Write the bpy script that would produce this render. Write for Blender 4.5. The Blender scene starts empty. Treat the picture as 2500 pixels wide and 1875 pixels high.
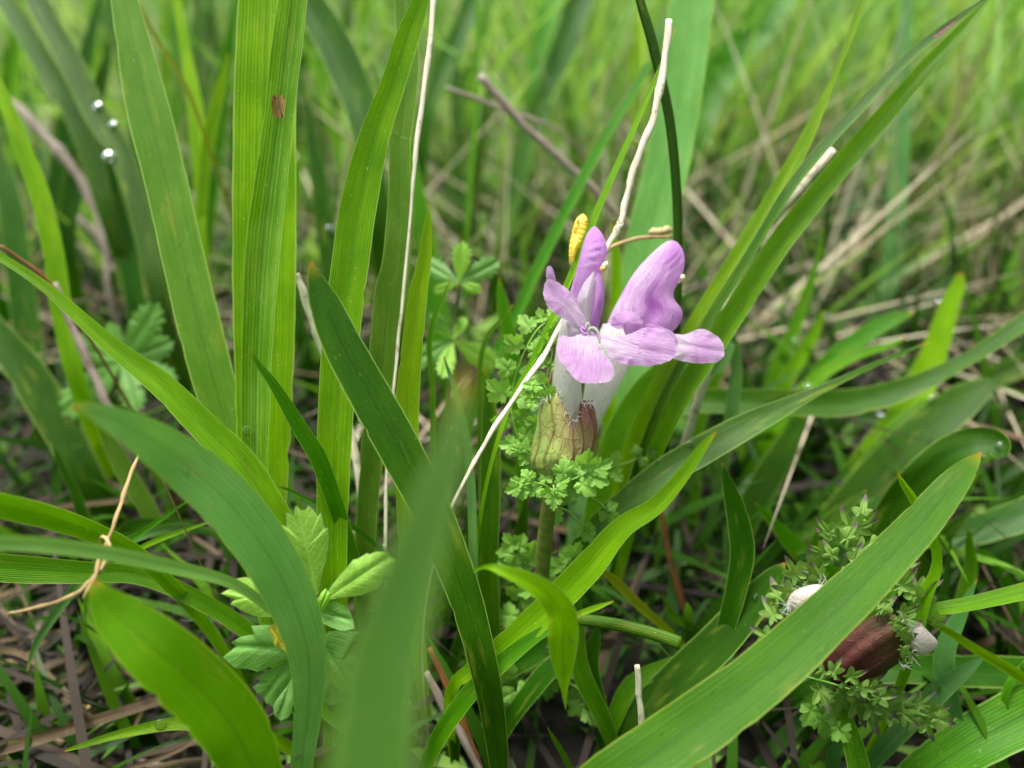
import bpy, math, random
import numpy as np
from mathutils import Vector, Matrix

# ------------------------------------------------------------------ camera, sky, sun, exposure
scene = bpy.context.scene
R = math.radians
F = 1806.0                      # focal length in pixels of a 2500 x 1875 frame
HCAM = 0.110                    # camera 11 cm above the soil, a phone held among the grass
PITCH = R(40)
FWD = Vector((0, math.cos(PITCH), -math.sin(PITCH)))
UP = Vector((0, math.sin(PITCH), math.cos(PITCH)))
RT = Vector((1, 0, 0))
CAM = Vector((0, 0, HCAM))

cam_data = bpy.data.cameras.new('camera')
cam = bpy.data.objects.new('camera', cam_data)
scene.collection.objects.link(cam)
cam.location = CAM
cam.rotation_euler = (R(90) - PITCH, 0, 0)
cam_data.sensor_width = 36.0
cam_data.lens = F / 2500 * 36
cam_data.clip_start = 0.002
cam_data.clip_end = 200
cam_data.dof.use_dof = True
cam_data.dof.focus_distance = 0.0865
cam_data.dof.aperture_fstop = 10.5
scene.camera = cam

SUN_EL, SUN_AZ = R(70), R(-35)   # soft sun through thin cloud, high, ahead and a little to the left
world = bpy.data.worlds.new('World')
scene.world = world
world.use_nodes = True
wn = world.node_tree
bg = wn.nodes['Background']
sky = wn.nodes.new('ShaderNodeTexSky')
sky.sky_type = 'NISHITA'
sky.sun_disc = False
sky.sun_elevation = SUN_EL
sky.sun_rotation = SUN_AZ
sky.dust_density = 4.0
sky.air_density = 1.0
sky.ozone_density = 0.6
cloud = wn.nodes.new('ShaderNodeHueSaturation')   # thin cloud: the same sky, washed towards white
cloud.inputs['Saturation'].default_value = 0.4
wn.links.new(sky.outputs['Color'], cloud.inputs['Color'])
wn.links.new(cloud.outputs['Color'], bg.inputs['Color'])
bg.inputs['Strength'].default_value = 0.07

sl = bpy.data.lights.new('sun', 'SUN')
sl.energy = 1.5
sl.angle = R(20)
sl.color = (1.0, 0.97, 0.91)
sun = bpy.data.objects.new('sun', sl)
scene.collection.objects.link(sun)
d_sun = Vector((math.sin(SUN_AZ) * math.cos(SUN_EL), math.cos(SUN_AZ) * math.cos(SUN_EL), math.sin(SUN_EL)))
sun.rotation_euler = d_sun.to_track_quat('Z', 'Y').to_euler()
sun.location = (0, 0, 2)

scene.view_settings.view_transform = 'Standard'
scene.view_settings.look = 'None'
scene.view_settings.gamma = 1
scene.view_settings.use_curve_mapping = False
scene.view_settings.exposure = 2.2
scene.render.engine = 'CYCLES'
cy = scene.cycles
cy.use_denoising = True
cy.max_bounces = 8
cy.diffuse_bounces = 3
cy.glossy_bounces = 3
cy.transmission_bounces = 6
cy.transparent_max_bounces = 6
cy.sample_clamp_indirect = 6
cy.caustics_reflective = False

rng = random.Random(7)
nrng = np.random.default_rng(11)

# ------------------------------------------------------------------ helpers
def P(x, y, d):
    """photo pixel (2500 x 1875) and depth in mm along the view axis -> world point in metres"""
    d = float(d) / 1000.0; x = float(x); y = float(y)
    return CAM + d * (FWD + RT * ((x - 1250) / F) - UP * ((y - 937.5) / F))

def px(d):                       # size in metres of one photo pixel at depth d mm
    return float(d) / 1000.0 / F

def ground_h(x, y):
    return 0.0022 * math.sin(x * 41 + 1.3) * math.sin(y * 37) + 0.0012 * math.sin(x * 113 + y * 71)

def cr(pts, sub):
    """Catmull-Rom through tuples, sub samples per span"""
    a = np.array(pts, float)
    ext = np.vstack([2 * a[0] - a[1], a, 2 * a[-1] - a[-2]])
    out = []
    for i in range(1, len(ext) - 2):
        p0, p1, p2, p3 = ext[i - 1], ext[i], ext[i + 1], ext[i + 2]
        for k in range(sub):
            t = k / sub
            out.append(0.5 * ((2 * p1) + (p2 - p0) * t + (2 * p0 - 5 * p1 + 4 * p2 - p3) * t * t + (3 * p1 - p0 - 3 * p2 + p3) * t ** 3))
    out.append(a[-1])
    return np.array(out)

def cr_closed(pts, sub):
    a = np.array(pts, float)
    n = len(a)
    out = []
    for i in range(n):
        p0, p1, p2, p3 = a[i - 1], a[i], a[(i + 1) % n], a[(i + 2) % n]
        for k in range(sub):
            t = k / sub
            out.append(0.5 * ((2 * p1) + (p2 - p0) * t + (2 * p0 - 5 * p1 + 4 * p2 - p3) * t * t + (3 * p1 - p0 - 3 * p2 + p3) * t ** 3))
    return np.array(out)

class MB:
    """collects vertices, faces, a uv per vertex and a tone per vertex"""
    def __init__(s):
        s.v, s.f, s.uv, s.tone = [], [], [], []
    def add(s, co, uv=(0, 0), tone=(0, 0, 0)):
        s.v.append(Vector(co)); s.uv.append(uv); s.tone.append(tone)
        return len(s.v) - 1
    def grid(s, rows, closed=False):
        for a, b in zip(rows[:-1], rows[1:]):
            n = len(a)
            for i in range(n if closed else n - 1):
                j = (i + 1) % n
                s.f.append((a[i], a[j], b[j], b[i]))

def build(mb, name, mat, parent=None, base=None, smooth=True):
    """link the collected mesh as one object; the origin goes to base (world) or to the parent's origin"""
    root = parent
    off = Vector((0, 0, 0))
    while root is not None:
        off += root.location
        root = root.parent
    loc = Vector(base) if base is not None else Vector((0, 0, 0))
    if parent is not None:
        o_loc = Vector((0, 0, 0)); shift = off
    else:
        o_loc = loc; shift = loc
    me = bpy.data.meshes.new(name)
    me.from_pydata([tuple(v - shift) for v in mb.v], [], mb.f)
    uvl = me.uv_layers.new(name='UVMap')
    li = np.empty(len(me.loops), dtype=np.int32)
    me.loops.foreach_get('vertex_index', li)
    uvl.data.foreach_set('uv', np.array(mb.uv, dtype=np.float32)[li].ravel())
    ca = me.attributes.new('tone', 'FLOAT_VECTOR', 'POINT')
    ca.data.foreach_set('vector', np.array(mb.tone, dtype=np.float32).ravel())
    if smooth:
        me.polygons.foreach_set('use_smooth', np.ones(len(me.polygons), dtype=bool))
    me.materials.append(mat)
    me.update()
    o = bpy.data.objects.new(name, me)
    scene.collection.objects.link(o)
    o.location = o_loc
    if parent is not None:
        o.parent = parent
    return o

def tag(o, label, cat=None, group=None, kind=None):
    if label: o['label'] = label
    if cat: o['category'] = cat
    if group: o['group'] = group
    if kind: o['kind'] = kind
    return o

def thing(name, label, cat, base, group=None):
    o = bpy.data.objects.new(name, None)
    o.empty_display_size = 0.005
    scene.collection.objects.link(o)
    o.location = base
    return tag(o, label, cat, group)

# ------------------------------------------------------------------ materials
def lin(r, g, b):
    f = lambda c: (c / 255 / 12.92) if c <= 10 else ((c / 255 + 0.055) / 1.055) ** 2.4
    return (f(r), f(g), f(b), 1.0)

class NT:
    def __init__(s, name):
        s.m = bpy.data.materials.new(name)
        s.m.use_nodes = True
        s.t = s.m.node_tree
        s.t.nodes.clear()
        s.out = s.t.nodes.new('ShaderNodeOutputMaterial')
    def n(s, kind, **kw):
        nd = s.t.nodes.new('ShaderNode' + kind)
        for k, v in kw.items():
            setattr(nd, k, v)
        return nd
    def l(s, a, b):
        s.t.links.new(a, b)
    def put(s, sock, v):
        if hasattr(v, 'is_output') or isinstance(v, bpy.types.NodeSocket):
            s.l(v, sock)
        else:
            sock.default_value = v
    def math(s, op, a, b=0.0, c=0.0, clamp=False):
        nd = s.n('Math', operation=op); nd.use_clamp = clamp
        s.put(nd.inputs[0], a); s.put(nd.inputs[1], b); s.put(nd.inputs[2], c)
        return nd.outputs[0]
    def ramp(s, v, lo, hi, a=0.0, b=1.0):
        nd = s.n('MapRange'); nd.interpolation_type = 'SMOOTHSTEP'
        s.put(nd.inputs['Value'], v)
        nd.inputs['From Min'].default_value = lo; nd.inputs['From Max'].default_value = hi
        nd.inputs['To Min'].default_value = a; nd.inputs['To Max'].default_value = b
        return nd.outputs['Result']
    def mix(s, f, a, b, mode='MIX'):
        nd = s.n('Mix', data_type='RGBA', blend_type=mode)
        s.put(nd.inputs[0], f); s.put(nd.inputs[6], a); s.put(nd.inputs[7], b)
        return nd.outputs[2]
    def noise(s, vec, scale, detail=3.0, rough=0.55):
        nd = s.n('TexNoise')
        s.put(nd.inputs['Vector'], vec)
        nd.inputs['Scale'].default_value = scale
        nd.inputs['Detail'].default_value = detail
        nd.inputs['Roughness'].default_value = rough
        return nd.outputs['Fac']
    def scale(s, vec, xyz):
        nd = s.n('Mapping')
        s.put(nd.inputs['Vector'], vec)
        nd.inputs['Scale'].default_value = xyz
        return nd.outputs['Vector']
    def uv(s):
        nd = s.n('UVMap'); nd.uv_map = 'UVMap'
        return nd.outputs[0]
    def sep(s, v):
        nd = s.n('SeparateXYZ'); s.put(nd.inputs[0], v)
        return nd.outputs
    def tone(s):
        nd = s.n('Attribute'); nd.attribute_name = 'tone'
        return s.sep(nd.outputs['Vector'])
    def leaf_shader(s, col, tcol, trans, rough=0.45, spec=0.4, bump=None, bstr=0.3, bdist=0.0002, coat=0.0):
        p = s.n('BsdfPrincipled')
        s.put(p.inputs['Base Color'], col)
        s.put(p.inputs['Roughness'], rough)
        p.inputs['Specular IOR Level'].default_value = spec
        p.inputs['Coat Weight'].default_value = coat
        t = s.n('BsdfTranslucent')
        s.put(t.inputs['Color'], tcol)
        mx = s.n('MixShader')
        mx.inputs[0].default_value = trans
        s.l(p.outputs[0], mx.inputs[1]); s.l(t.outputs[0], mx.inputs[2])
        if bump is not None:
            b = s.n('Bump')
            b.inputs['Strength'].default_value = bstr
            b.inputs['Distance'].default_value = bdist
            s.l(bump, b.inputs['Height'])
            s.l(b.outputs[0], p.inputs['Normal'])
            s.l(b.outputs[0], t.inputs['Normal'])
        s.l(mx.outputs[0], s.out.inputs['Surface'])
        return s.m

def blade_mat(name, a, b, trans=0.42, ribs=18, rough=0.42, tip=(176, 116, 40), edge=(165, 195, 95), ribk=0.5, mid=0.35, spots=0.7):
    """grass blade: parallel ribs along u, pale margins, a withered tip, scattered pale and brown flecks"""
    s = NT(name)
    u, v, _ = s.sep(s.uv())
    along, _, rnd = s.tone()
    oi = s.n('ObjectInfo')
    orand = oi.outputs['Random']
    ca, cb = lin(*a), lin(*b)
    uvv = s.n('CombineXYZ')
    s.put(uvv.inputs[0], u); s.put(uvv.inputs[1], v); s.put(uvv.inputs[2], s.math('MULTIPLY', orand, 37.0))
    vec = uvv.outputs[0]
    wob = s.math('MULTIPLY', s.math('SUBTRACT', s.noise(s.scale(vec, (3, 0.5, 1)), 1.5), 0.5), 0.9)
    rib = s.math('SINE', s.math('ADD', s.math('MULTIPLY', u, ribs * 6.283), s.math('MULTIPLY', wob, 3.0)))
    rib01 = s.math('MULTIPLY_ADD', rib, 0.5, 0.5)
    fine = s.noise(s.scale(vec, (ribs * 1.4, 0.16, 1)), 1.0, 4.0, 0.65)
    patch = s.noise(s.scale(vec, (1.2, 0.11, 1)), 1.3, 3.0)
    veins = s.noise(s.scale(vec, (ribs * 2.1, 0.012, 1)), 1.0, 2.0, 0.7)
    f = s.math('ADD', s.math('MULTIPLY', rib01, ribk * 0.4), s.math('MULTIPLY', s.math('SUBTRACT', fine, 0.5), 0.7))
    f = s.math('ADD', f, s.math('MULTIPLY', s.math('SUBTRACT', veins, 0.5), 2.2 * ribk))
    f = s.math('ADD', f, s.math('MULTIPLY', s.math('SUBTRACT', patch, 0.42), 1.3), clamp=True)
    col = s.mix(f, ca, cb)
    # each blade a little lighter, darker or yellower than the next
    hs = s.n('HueSaturation')
    s.put(hs.inputs['Hue'], s.math('MULTIPLY_ADD', orand, 0.024, 0.488))
    s.put(hs.inputs['Value'], s.math('MULTIPLY_ADD', s.math('FRACT', s.math('MULTIPLY', orand, 7.31)), 0.3, 0.85))
    hs.inputs['Saturation'].default_value = 1.13
    s.l(col, hs.inputs['Color'])
    col = hs.outputs[0]
    yl = s.noise(s.scale(vec, (1.6, 0.06, 1)), 1.7, 4.0, 0.6)
    col = s.mix(s.math('MULTIPLY', s.ramp(yl, 0.57, 0.72), 0.35), col, lin(150, 158, 52))
    ctr = s.math('ABSOLUTE', s.math('SUBTRACT', u, 0.5))
    midf = s.math('MULTIPLY', s.ramp(ctr, 0.0, 0.05, 1.0, 0.0), mid)
    col = s.mix(midf, col, lin(*[int(c * 0.72) for c in a]))
    edf = s.math('MULTIPLY', s.ramp(ctr, 0.462, 0.492), 0.75)
    col = s.mix(edf, col, lin(*edge))
    # flecks
    fl = s.noise(s.scale(vec, (9, 0.55, 1)), 2.6, 2.0)
    col = s.mix(s.math('MULTIPLY', s.ramp(fl, 0.675, 0.74), spots), col, lin(176, 190, 120))
    br = s.noise(s.scale(vec, (6, 0.7, 3)), 3.1, 3.0)
    col = s.mix(s.math('MULTIPLY', s.ramp(br, 0.71, 0.76), spots), col, lin(96, 66, 34))
    # withered tip: colour of the tissue itself
    tn = s.math('ADD', along, s.math('MULTIPLY', s.math('SUBTRACT', fine, 0.5), 0.008))
    tf = s.ramp(tn, 0.972, 1.0)
    col = s.mix(s.math('MULTIPLY', tf, 0.4), col, lin(190, 180, 50))
    tf2 = s.ramp(tn, 0.988, 1.003)
    col = s.mix(tf2, col, lin(*tip))
    tcol = s.mix(1.0, col, (1.25, 1.2, 0.7, 1), 'MULTIPLY')
    bump = s.math('ADD', s.math('MULTIPLY', rib01, 0.4), s.math('ADD', veins, s.math('MULTIPLY', fine, 0.6)))
    rg = s.math('MULTIPLY_ADD', patch, 0.25, rough - 0.12)
    return s.leaf_shader(col, tcol, trans, rg, 0.26, bump, 0.45, 0.00013)

M = {}
M['bright'] = blade_mat('grass bright', (100, 148, 32), (154, 196, 68), 0.52, 19)
M['lime'] = blade_mat('grass lime', (112, 160, 28), (160, 202, 68), 0.54, 15)
M['olive'] = blade_mat('grass olive', (84, 118, 44), (116, 146, 68), 0.42, 15, 0.5, ribk=0.35)
M['pale'] = blade_mat('grass pale', (92, 140, 46), (146, 186, 92), 0.46, 9, 0.5, ribk=0.7)
M['mid'] = blade_mat('grass green', (66, 122, 20), (104, 156, 44), 0.48, 16)
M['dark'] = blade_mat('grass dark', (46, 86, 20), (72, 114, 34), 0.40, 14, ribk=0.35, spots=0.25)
M['blue'] = blade_mat('grass blue green', (78, 118, 66), (114, 152, 94), 0.36, 11, 0.38, ribk=0.45, edge=(130, 176, 84))
M['dusky'] = blade_mat('grass dusky green', (60, 88, 34), (82, 108, 46), 0.35, 12, 0.5, ribk=0.2)
M['plain'] = blade_mat('grass smooth green', (66, 112, 8), (90, 136, 20), 0.46, 22, 0.5, ribk=0.3, mid=0.35, edge=(140, 160, 50), spots=0.3)  # green darkened to paint in the shade close to the camera
M['fresh'] = blade_mat('grass smooth fresh', (86, 138, 32), (110, 162, 48), 0.50, 22, 0.42, ribk=0.25, mid=0.3, edge=(160, 190, 50), spots=0.3)
M['wax'] = blade_mat('grass waxy blue green', (112, 156, 86), (146, 186, 114), 0.34, 11, 0.38, ribk=0.4, edge=(150, 186, 70))
M['deadblade'] = blade_mat('grass dead', (78, 66, 50), (128, 110, 84), 0.2, 14, 0.6, edge=(116, 100, 78), ribk=0.6)
M['withered'] = blade_mat('grass withered', (112, 128, 40), (156, 156, 72), 0.40, 12, 0.5, spots=1.0)

def straw_mat(name, a, b, rough=0.55):
    s = NT(name)
    u, v, _ = s.sep(s.uv())
    oi = s.n('ObjectInfo')
    cv = s.n('CombineXYZ'); s.put(cv.inputs[0], u); s.put(cv.inputs[1], v); s.put(cv.inputs[2], s.math('MULTIPLY', oi.outputs['Random'], 31.0))
    st = s.noise(s.scale(cv.outputs[0], (14, 0.3, 1)), 1.0, 4.0)
    pt = s.noise(s.scale(cv.outputs[0], (1, 0.35, 1)), 1.6, 3.0)
    col = s.mix(s.ramp(st, 0.3, 0.7), lin(*a), lin(*b))
    col = s.mix(s.math('MULTIPLY', s.ramp(pt, 0.55, 0.72), 0.6), col, lin(112, 90, 64))
    _, _, rnd = s.tone()
    col = s.mix(s.math('MULTIPLY', rnd, 0.75), col, lin(92, 76, 58))
    return s.leaf_shader(col, col, 0.15, rough, 0.35, st, 0.5, 0.0001)

M['straw'] = straw_mat('straw pale', (196, 184, 150), (240, 234, 216), 0.6)
M['tan'] = straw_mat('straw tan', (158, 132, 84), (196, 170, 120))
M['greybrown'] = straw_mat('straw weathered', (116, 104, 92), (164, 150, 136))
M['deadwood'] = straw_mat('straw damp', (78, 66, 50), (126, 108, 82), 0.6)
M['scar'] = straw_mat('scar tissue', (122, 88, 40), (178, 150, 78), 0.6)
M['burnt'] = straw_mat('burnt crust', (30, 12, 6), (92, 44, 14))
M['brown'] = straw_mat('straw brown', (104, 66, 34), (150, 100, 52))

def petal_mat(name, pale, full, deep, trans=0.45):
    s = NT(name)
    u, v, _ = s.sep(s.uv())
    tone, deepf, edge = s.tone()
    cv = s.n('CombineXYZ'); s.put(cv.inputs[0], u); s.put(cv.inputs[1], v)
    tc = s.n('TexCoord')
    vein = s.noise(s.scale(cv.outputs[0], (9, 1.2, 1)), 3.0, 5.0, 0.65)
    blot = s.noise(tc.outputs['Object'], 420.0, 3.0)
    f = s.math('ADD', s.math('MULTIPLY', tone, 0.75), s.math('MULTIPLY', s.math('SUBTRACT', blot, 0.5), 1.1), clamp=True)
    col = s.mix(f, lin(*pale), lin(*full))
    col = s.mix(s.math('MULTIPLY', s.ramp(vein, 0.48, 0.66), 0.55), col, lin(*deep))
    col = s.mix(s.math('MULTIPLY', deepf, 0.85), col, lin(*deep))
    col = s.mix(s.math('MULTIPLY', s.ramp(edge, 0.93, 1.0), 0.35), col, lin(*pale))
    spk = s.n('TexVoronoi'); spk.inputs['Scale'].default_value = 640.0
    s.l(tc.outputs['Object'], spk.inputs['Vector'])
    sp = s.math('MULTIPLY', s.ramp(spk.outputs['Distance'], 0.05, 0.085, 1.0, 0.0), s.ramp(blot, 0.54, 0.57))
    col = s.mix(s.math('MULTIPLY', sp, 0.85), col, lin(74, 46, 84))
    h = s.math('ADD', vein, s.math('MULTIPLY', s.noise(tc.outputs['Object'], 3500.0, 2.0), 0.5))
    return s.leaf_shader(col, col, trans, 0.5, 0.3, h, 0.8, 0.00024)

M['petal'] = petal_mat('petal lilac', (242, 224, 242), (218, 164, 226), (188, 96, 204), 0.62)
M['petal_white'] = petal_mat('petal tube white', (226, 232, 214), (232, 214, 234), (208, 176, 216), 0.6)
M['bud_white'] = petal_mat('bud cream', (226, 216, 206), (216, 200, 200), (190, 160, 170), 0.3)

def veg_mat(name, a, b, vein, trans=0.4, purple=0.0, rough=0.5, sc=2600.0, bstr=0.5, tips=0.0):
    """broad leaf: mid vein and side veins drawn from the leaf's own uv (u across -1..1, v along 0..1), dark toothed margin tint"""
    s = NT(name)
    u, v, _ = s.sep(s.uv())
    tone, rib, edge = s.tone()
    tc = s.n('TexCoord')
    oi = s.n('ObjectInfo')
    nz = s.noise(tc.outputs['Object'], sc * 0.25, 4.0)
    nf = s.noise(tc.outputs['Object'], sc, 3.0)
    col = s.mix(s.math('ADD', s.math('MULTIPLY', nz, 0.7), s.math('MULTIPLY', nf, 0.35), clamp=True), lin(*a), lin(*b))
    au = s.math('ABSOLUTE', u)
    sidev = s.math('SINE', s.math('MULTIPLY', s.math('SUBTRACT', v, s.math('MULTIPLY', au, 0.55)), 44.0))
    sv = s.ramp(sidev, 0.72, 1.0)
    mv = s.ramp(au, 0.0, 0.05, 1.0, 0.0)
    vv = s.math('MAXIMUM', mv, s.math('MULTIPLY', sv, 0.6))
    col = s.mix(s.math('MULTIPLY', vv, 0.32), col, lin(*vein))
    pf = s.math('MULTIPLY', s.ramp(edge, 0.95, 1.0), purple)
    if tips: pf = s.math('MAXIMUM', s.math('MULTIPLY', pf, 0.4), s.math('MULTIPLY', s.ramp(v, 0.66, 0.86), tips))
    col = s.mix(pf, col, lin(98, 66, 92))
    hs = s.n('HueSaturation')
    s.put(hs.inputs['Value'], s.math('MULTIPLY_ADD', oi.outputs['Random'], 0.28, 0.86))
    s.l(col, hs.inputs['Color'])
    col = hs.outputs[0]
    bump = s.math('SUBTRACT', nf, s.math('MULTIPLY', vv, 0.45))
    return s.leaf_shader(col, s.mix(1.0, col, (1.2, 1.2, 0.6, 1), 'MULTIPLY'), trans, rough, 0.4, bump, bstr, 0.00016)

M['tormentil'] = veg_mat('tormentil leaf', (122, 182, 44), (176, 220, 98), (200, 232, 130), 0.5, 0.8)
M['tormentil_far'] = veg_mat('tormentil leaf mature', (84, 140, 50), (122, 172, 82), (144, 188, 100), 0.45, 0.4)
M['feather'] = veg_mat('lousewort leaf', (98, 150, 44), (146, 192, 84), (156, 198, 100), 0.42, 0.03, 0.55, 3600.0, 0.5)
M['feather_purple'] = veg_mat('lousewort bract', (84, 124, 44), (128, 164, 72), (140, 176, 88), 0.38, 0.6, 0.55, 3600.0, 0.5, 0.8)
M['clover'] = veg_mat('small leaf', (60, 112, 38), (98, 150, 60), (120, 170, 80), 0.4, 0.1)
M['yellowleaf'] = veg_mat('yellowed leaf', (176, 176, 44), (206, 196, 76), (190, 140, 50), 0.35, 0.4)
M['russet'] = veg_mat('russet leaf', (150, 96, 40), (186, 130, 60), (120, 70, 40), 0.3, 0.3)

def calyx_mat(name, green, red, amount, netk=0.4):
    s = NT(name)
    u, v, _ = s.sep(s.uv())
    tone, rib, edge = s.tone()
    tc = s.n('TexCoord')
    vo = s.n('TexVoronoi'); vo.feature = 'DISTANCE_TO_EDGE'
    nzv = s.n('TexNoise'); nzv.inputs['Scale'].default_value = 700.0
    s.l(tc.outputs['Object'], nzv.inputs['Vector'])
    sc_ = s.n('VectorMath', operation='MULTIPLY_ADD')
    s.l(nzv.outputs['Color'], sc_.inputs[0]); sc_.inputs[1].default_value = (0.0016,) * 3
    s.l(tc.outputs['Object'], sc_.inputs[2])
    vo.inputs['Scale'].default_value = 760.0
    s.l(s.scale(sc_.outputs[0], (1, 1, 0.42)), vo.inputs['Vector'])
    net = s.ramp(vo.outputs['Distance'], 0.01, 0.07, 1.0, 0.0)
    nz = s.noise(tc.outputs['Object'], 260.0, 3.0)
    nf = s.noise(tc.outputs['Object'], 2400.0, 3.0)
    cvu = s.n('CombineXYZ'); s.put(cvu.inputs[0], u); s.put(cvu.inputs[1], v)
    streak = s.noise(s.scale(cvu.outputs[0], (9, 1.6, 1)), 2.0, 4.0, 0.65)
    col = s.mix(nf, lin(*green), lin(*[min(255, int(c * 1.22)) for c in green]))
    rf = s.math('ADD', s.math('MULTIPLY', tone, amount), s.math('MULTIPLY', s.math('SUBTRACT', nz, 0.5), 0.9), clamp=True)
    col = s.mix(rf, col, lin(*red))
    col = s.mix(s.math('MULTIPLY', net, s.ramp(nz, 0.35, 0.65, 0.05, netk)), col, lin(112, 66, 44))
    col = s.mix(s.math('MULTIPLY', s.ramp(streak, 0.5, 0.72), 0.5), col, lin(84, 56, 36))
    col = s.mix(s.math('MULTIPLY', rib, 0.6), col, lin(112, 66, 58))
    col = s.mix(s.math('MULTIPLY', s.ramp(edge, 0.955, 0.985), 0.4), col, lin(126, 78, 76))
    h = s.math('ADD', s.math('MULTIPLY_ADD', rib, 1.2, s.math('MULTIPLY', streak, 1.2)), s.math('ADD', s.math('MULTIPLY', net, netk), s.math('MULTIPLY', nf, 0.4)))
    return s.leaf_shader(col, col, 0.3, 0.5, 0.3, h, 0.6, 0.00018)

M['calyx'] = calyx_mat('calyx green', (140, 162, 80), (158, 108, 96), 1.0, 0.42)
M['calyx_red'] = calyx_mat('calyx red', (88, 84, 44), (86, 42, 44), 1.0, 0.45)

def simple(name, a, b, sc, rough=0.5, trans=0.1, bstr=0.4, spots=None):
    s = NT(name)
    tc = s.n('TexCoord')
    n1 = s.noise(tc.outputs['Object'], sc, 4.0)
    col = s.mix(s.ramp(n1, 0.3, 0.7), lin(*a), lin(*b))
    if spots:
        n2 = s.noise(tc.outputs['Object'], sc * 2.6, 2.0)
        col = s.mix(s.ramp(n2, 0.655, 0.70), col, lin(*spots))
    return s.leaf_shader(col, col, trans, rough, 0.4, n1, bstr, 0.0001)

M['stem'] = simple('lousewort stem', (96, 122, 44), (138, 138, 70), 900, 0.5, 0.1, 0.5)
M['leafstalk'] = simple('leaf stalk', (92, 140, 46), (122, 166, 66), 900, 0.5, 0.1, 0.3)
M['nymph'] = simple('insect yellow', (226, 188, 40), (244, 224, 104), 1200, 0.6, 0.25, 0.3, (96, 82, 36))
M['nymph_leg'] = simple('insect leg', (170, 140, 60), (110, 90, 40), 900)
M['pollen'] = simple('pollen', (220, 170, 70), (236, 214, 150), 2500, 0.5, 0.2)
M['stigma'] = simple('stigma', (214, 206, 150), (240, 232, 200), 1800, 0.35, 0.2)
M['hair'] = simple('hair', (214, 222, 206), (236, 240, 232), 500, 0.4, 0.3)
M['magenta'] = simple('petal throat', (178, 92, 200), (214, 160, 226), 900, 0.45, 0.3)
M['seed'] = simple('seed head', (176, 160, 110), (206, 190, 140), 900, 0.6, 0.1)

def dew_mat():
    s = NT('dew water')
    g = s.n('BsdfPrincipled')
    g.inputs['Base Color'].default_value = (1, 1, 1, 1)
    g.inputs['Roughness'].default_value = 0.0
    g.inputs['IOR'].default_value = 1.33
    g.inputs['Transmission Weight'].default_value = 1.0
    s.l(g.outputs[0], s.out.inputs['Surface'])
    return s.m
M['dew'] = dew_mat()

def soil_mat():
    s = NT('soil')
    tc = s.n('TexCoord')
    o = tc.outputs['Object']
    n1 = s.noise(o, 60.0, 6.0, 0.65)
    n2 = s.noise(o, 420.0, 5.0, 0.7)
    n3 = s.noise(o, 9.0, 4.0)
    col = s.mix(s.ramp(n1, 0.35, 0.7), lin(16, 13, 10), lin(32, 26, 20))  # browns lowered so the shade under the grass sits in the colour
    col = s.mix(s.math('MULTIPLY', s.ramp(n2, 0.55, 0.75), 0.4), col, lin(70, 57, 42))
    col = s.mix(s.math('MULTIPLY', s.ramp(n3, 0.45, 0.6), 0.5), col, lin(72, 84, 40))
    p = s.n('BsdfPrincipled')
    s.put(p.inputs['Base Color'], col)
    p.inputs['Roughness'].default_value = 0.85
    b = s.n('Bump'); b.inputs['Strength'].default_value = 0.9; b.inputs['Distance'].default_value = 0.002
    s.l(s.math('ADD', n1, s.math('MULTIPLY', n2, 0.5)), b.inputs['Height'])
    s.l(b.outputs[0], p.inputs['Normal'])
    s.l(p.outputs[0], s.out.inputs['Surface'])
    return s.m
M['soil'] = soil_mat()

def scatter_mat(name, c1, c2, c3, trans, rough=0.45):
    """far grass and litter: the tone attribute carries each blade's own colour choice"""
    s = NT(name)
    u, v, _ = s.sep(s.uv())
    tone, k, _ = s.tone()
    col = s.mix(s.ramp(tone, 0.0, 0.5), lin(*c1), lin(*c2))
    col = s.mix(s.ramp(tone, 0.5, 1.0), col, lin(*c3))
    rib = s.math('MULTIPLY_ADD', s.math('SINE', s.math('MULTIPLY', u, 50.0)), 0.5, 0.5)
    col = s.mix(s.math('MULTIPLY', rib, 0.25), col, s.mix(0.5, col, lin(*c3)))
    tcol = s.mix(1.0, col, (1.2, 1.15, 0.75, 1), 'MULTIPLY')
    return s.leaf_shader(col, tcol, trans, rough, 0.2)
M['field'] = scatter_mat('meadow green', (66, 112, 36), (112, 156, 56), (150, 186, 82), 0.45)
M['field_blue'] = scatter_mat('meadow blue green', (72, 116, 70), (104, 150, 94), (140, 180, 120), 0.4, 0.38)
M['litter'] = scatter_mat('meadow straw', (112, 98, 80), (162, 148, 122), (204, 194, 170), 0.15, 0.6)
M['darkened'] = scatter_mat('damp litter', (18, 14, 10), (40, 31, 22), (92, 76, 56), 0.1, 0.65)  # shade between the stems is painted into this litter's deep browns
M['shade'] = scatter_mat('undergrowth green', (28, 62, 10), (50, 94, 16), (92, 138, 30), 0.4)  # darker than the meadow greens, with the shade of the gaps painted in
M['cover'] = scatter_mat('ground cover leaf', (56, 100, 34), (96, 146, 56), (136, 176, 80), 0.4, 0.5)

# ------------------------------------------------------------------ the ground
def make_ground():
    s = np.linspace(-1, 1, 121)
    c = np.sign(s) * (np.abs(s) ** 3.2) * 40
    mb = MB()
    rows = []
    for y in c:
        row = []
        for x in c:
            yy = y + 0.15
            fall = 1.0
            h = ground_h(x, yy) if abs(x) < 2 and abs(yy) < 2 else 0.0
            row.append(mb.add((x, yy, h * fall)))
        rows.append(row)
    mb.grid(rows)
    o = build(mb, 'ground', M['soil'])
    tag(o, 'soil under the grass, its colour lowered to paint in shade', 'ground', None, 'structure')
make_ground()

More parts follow.
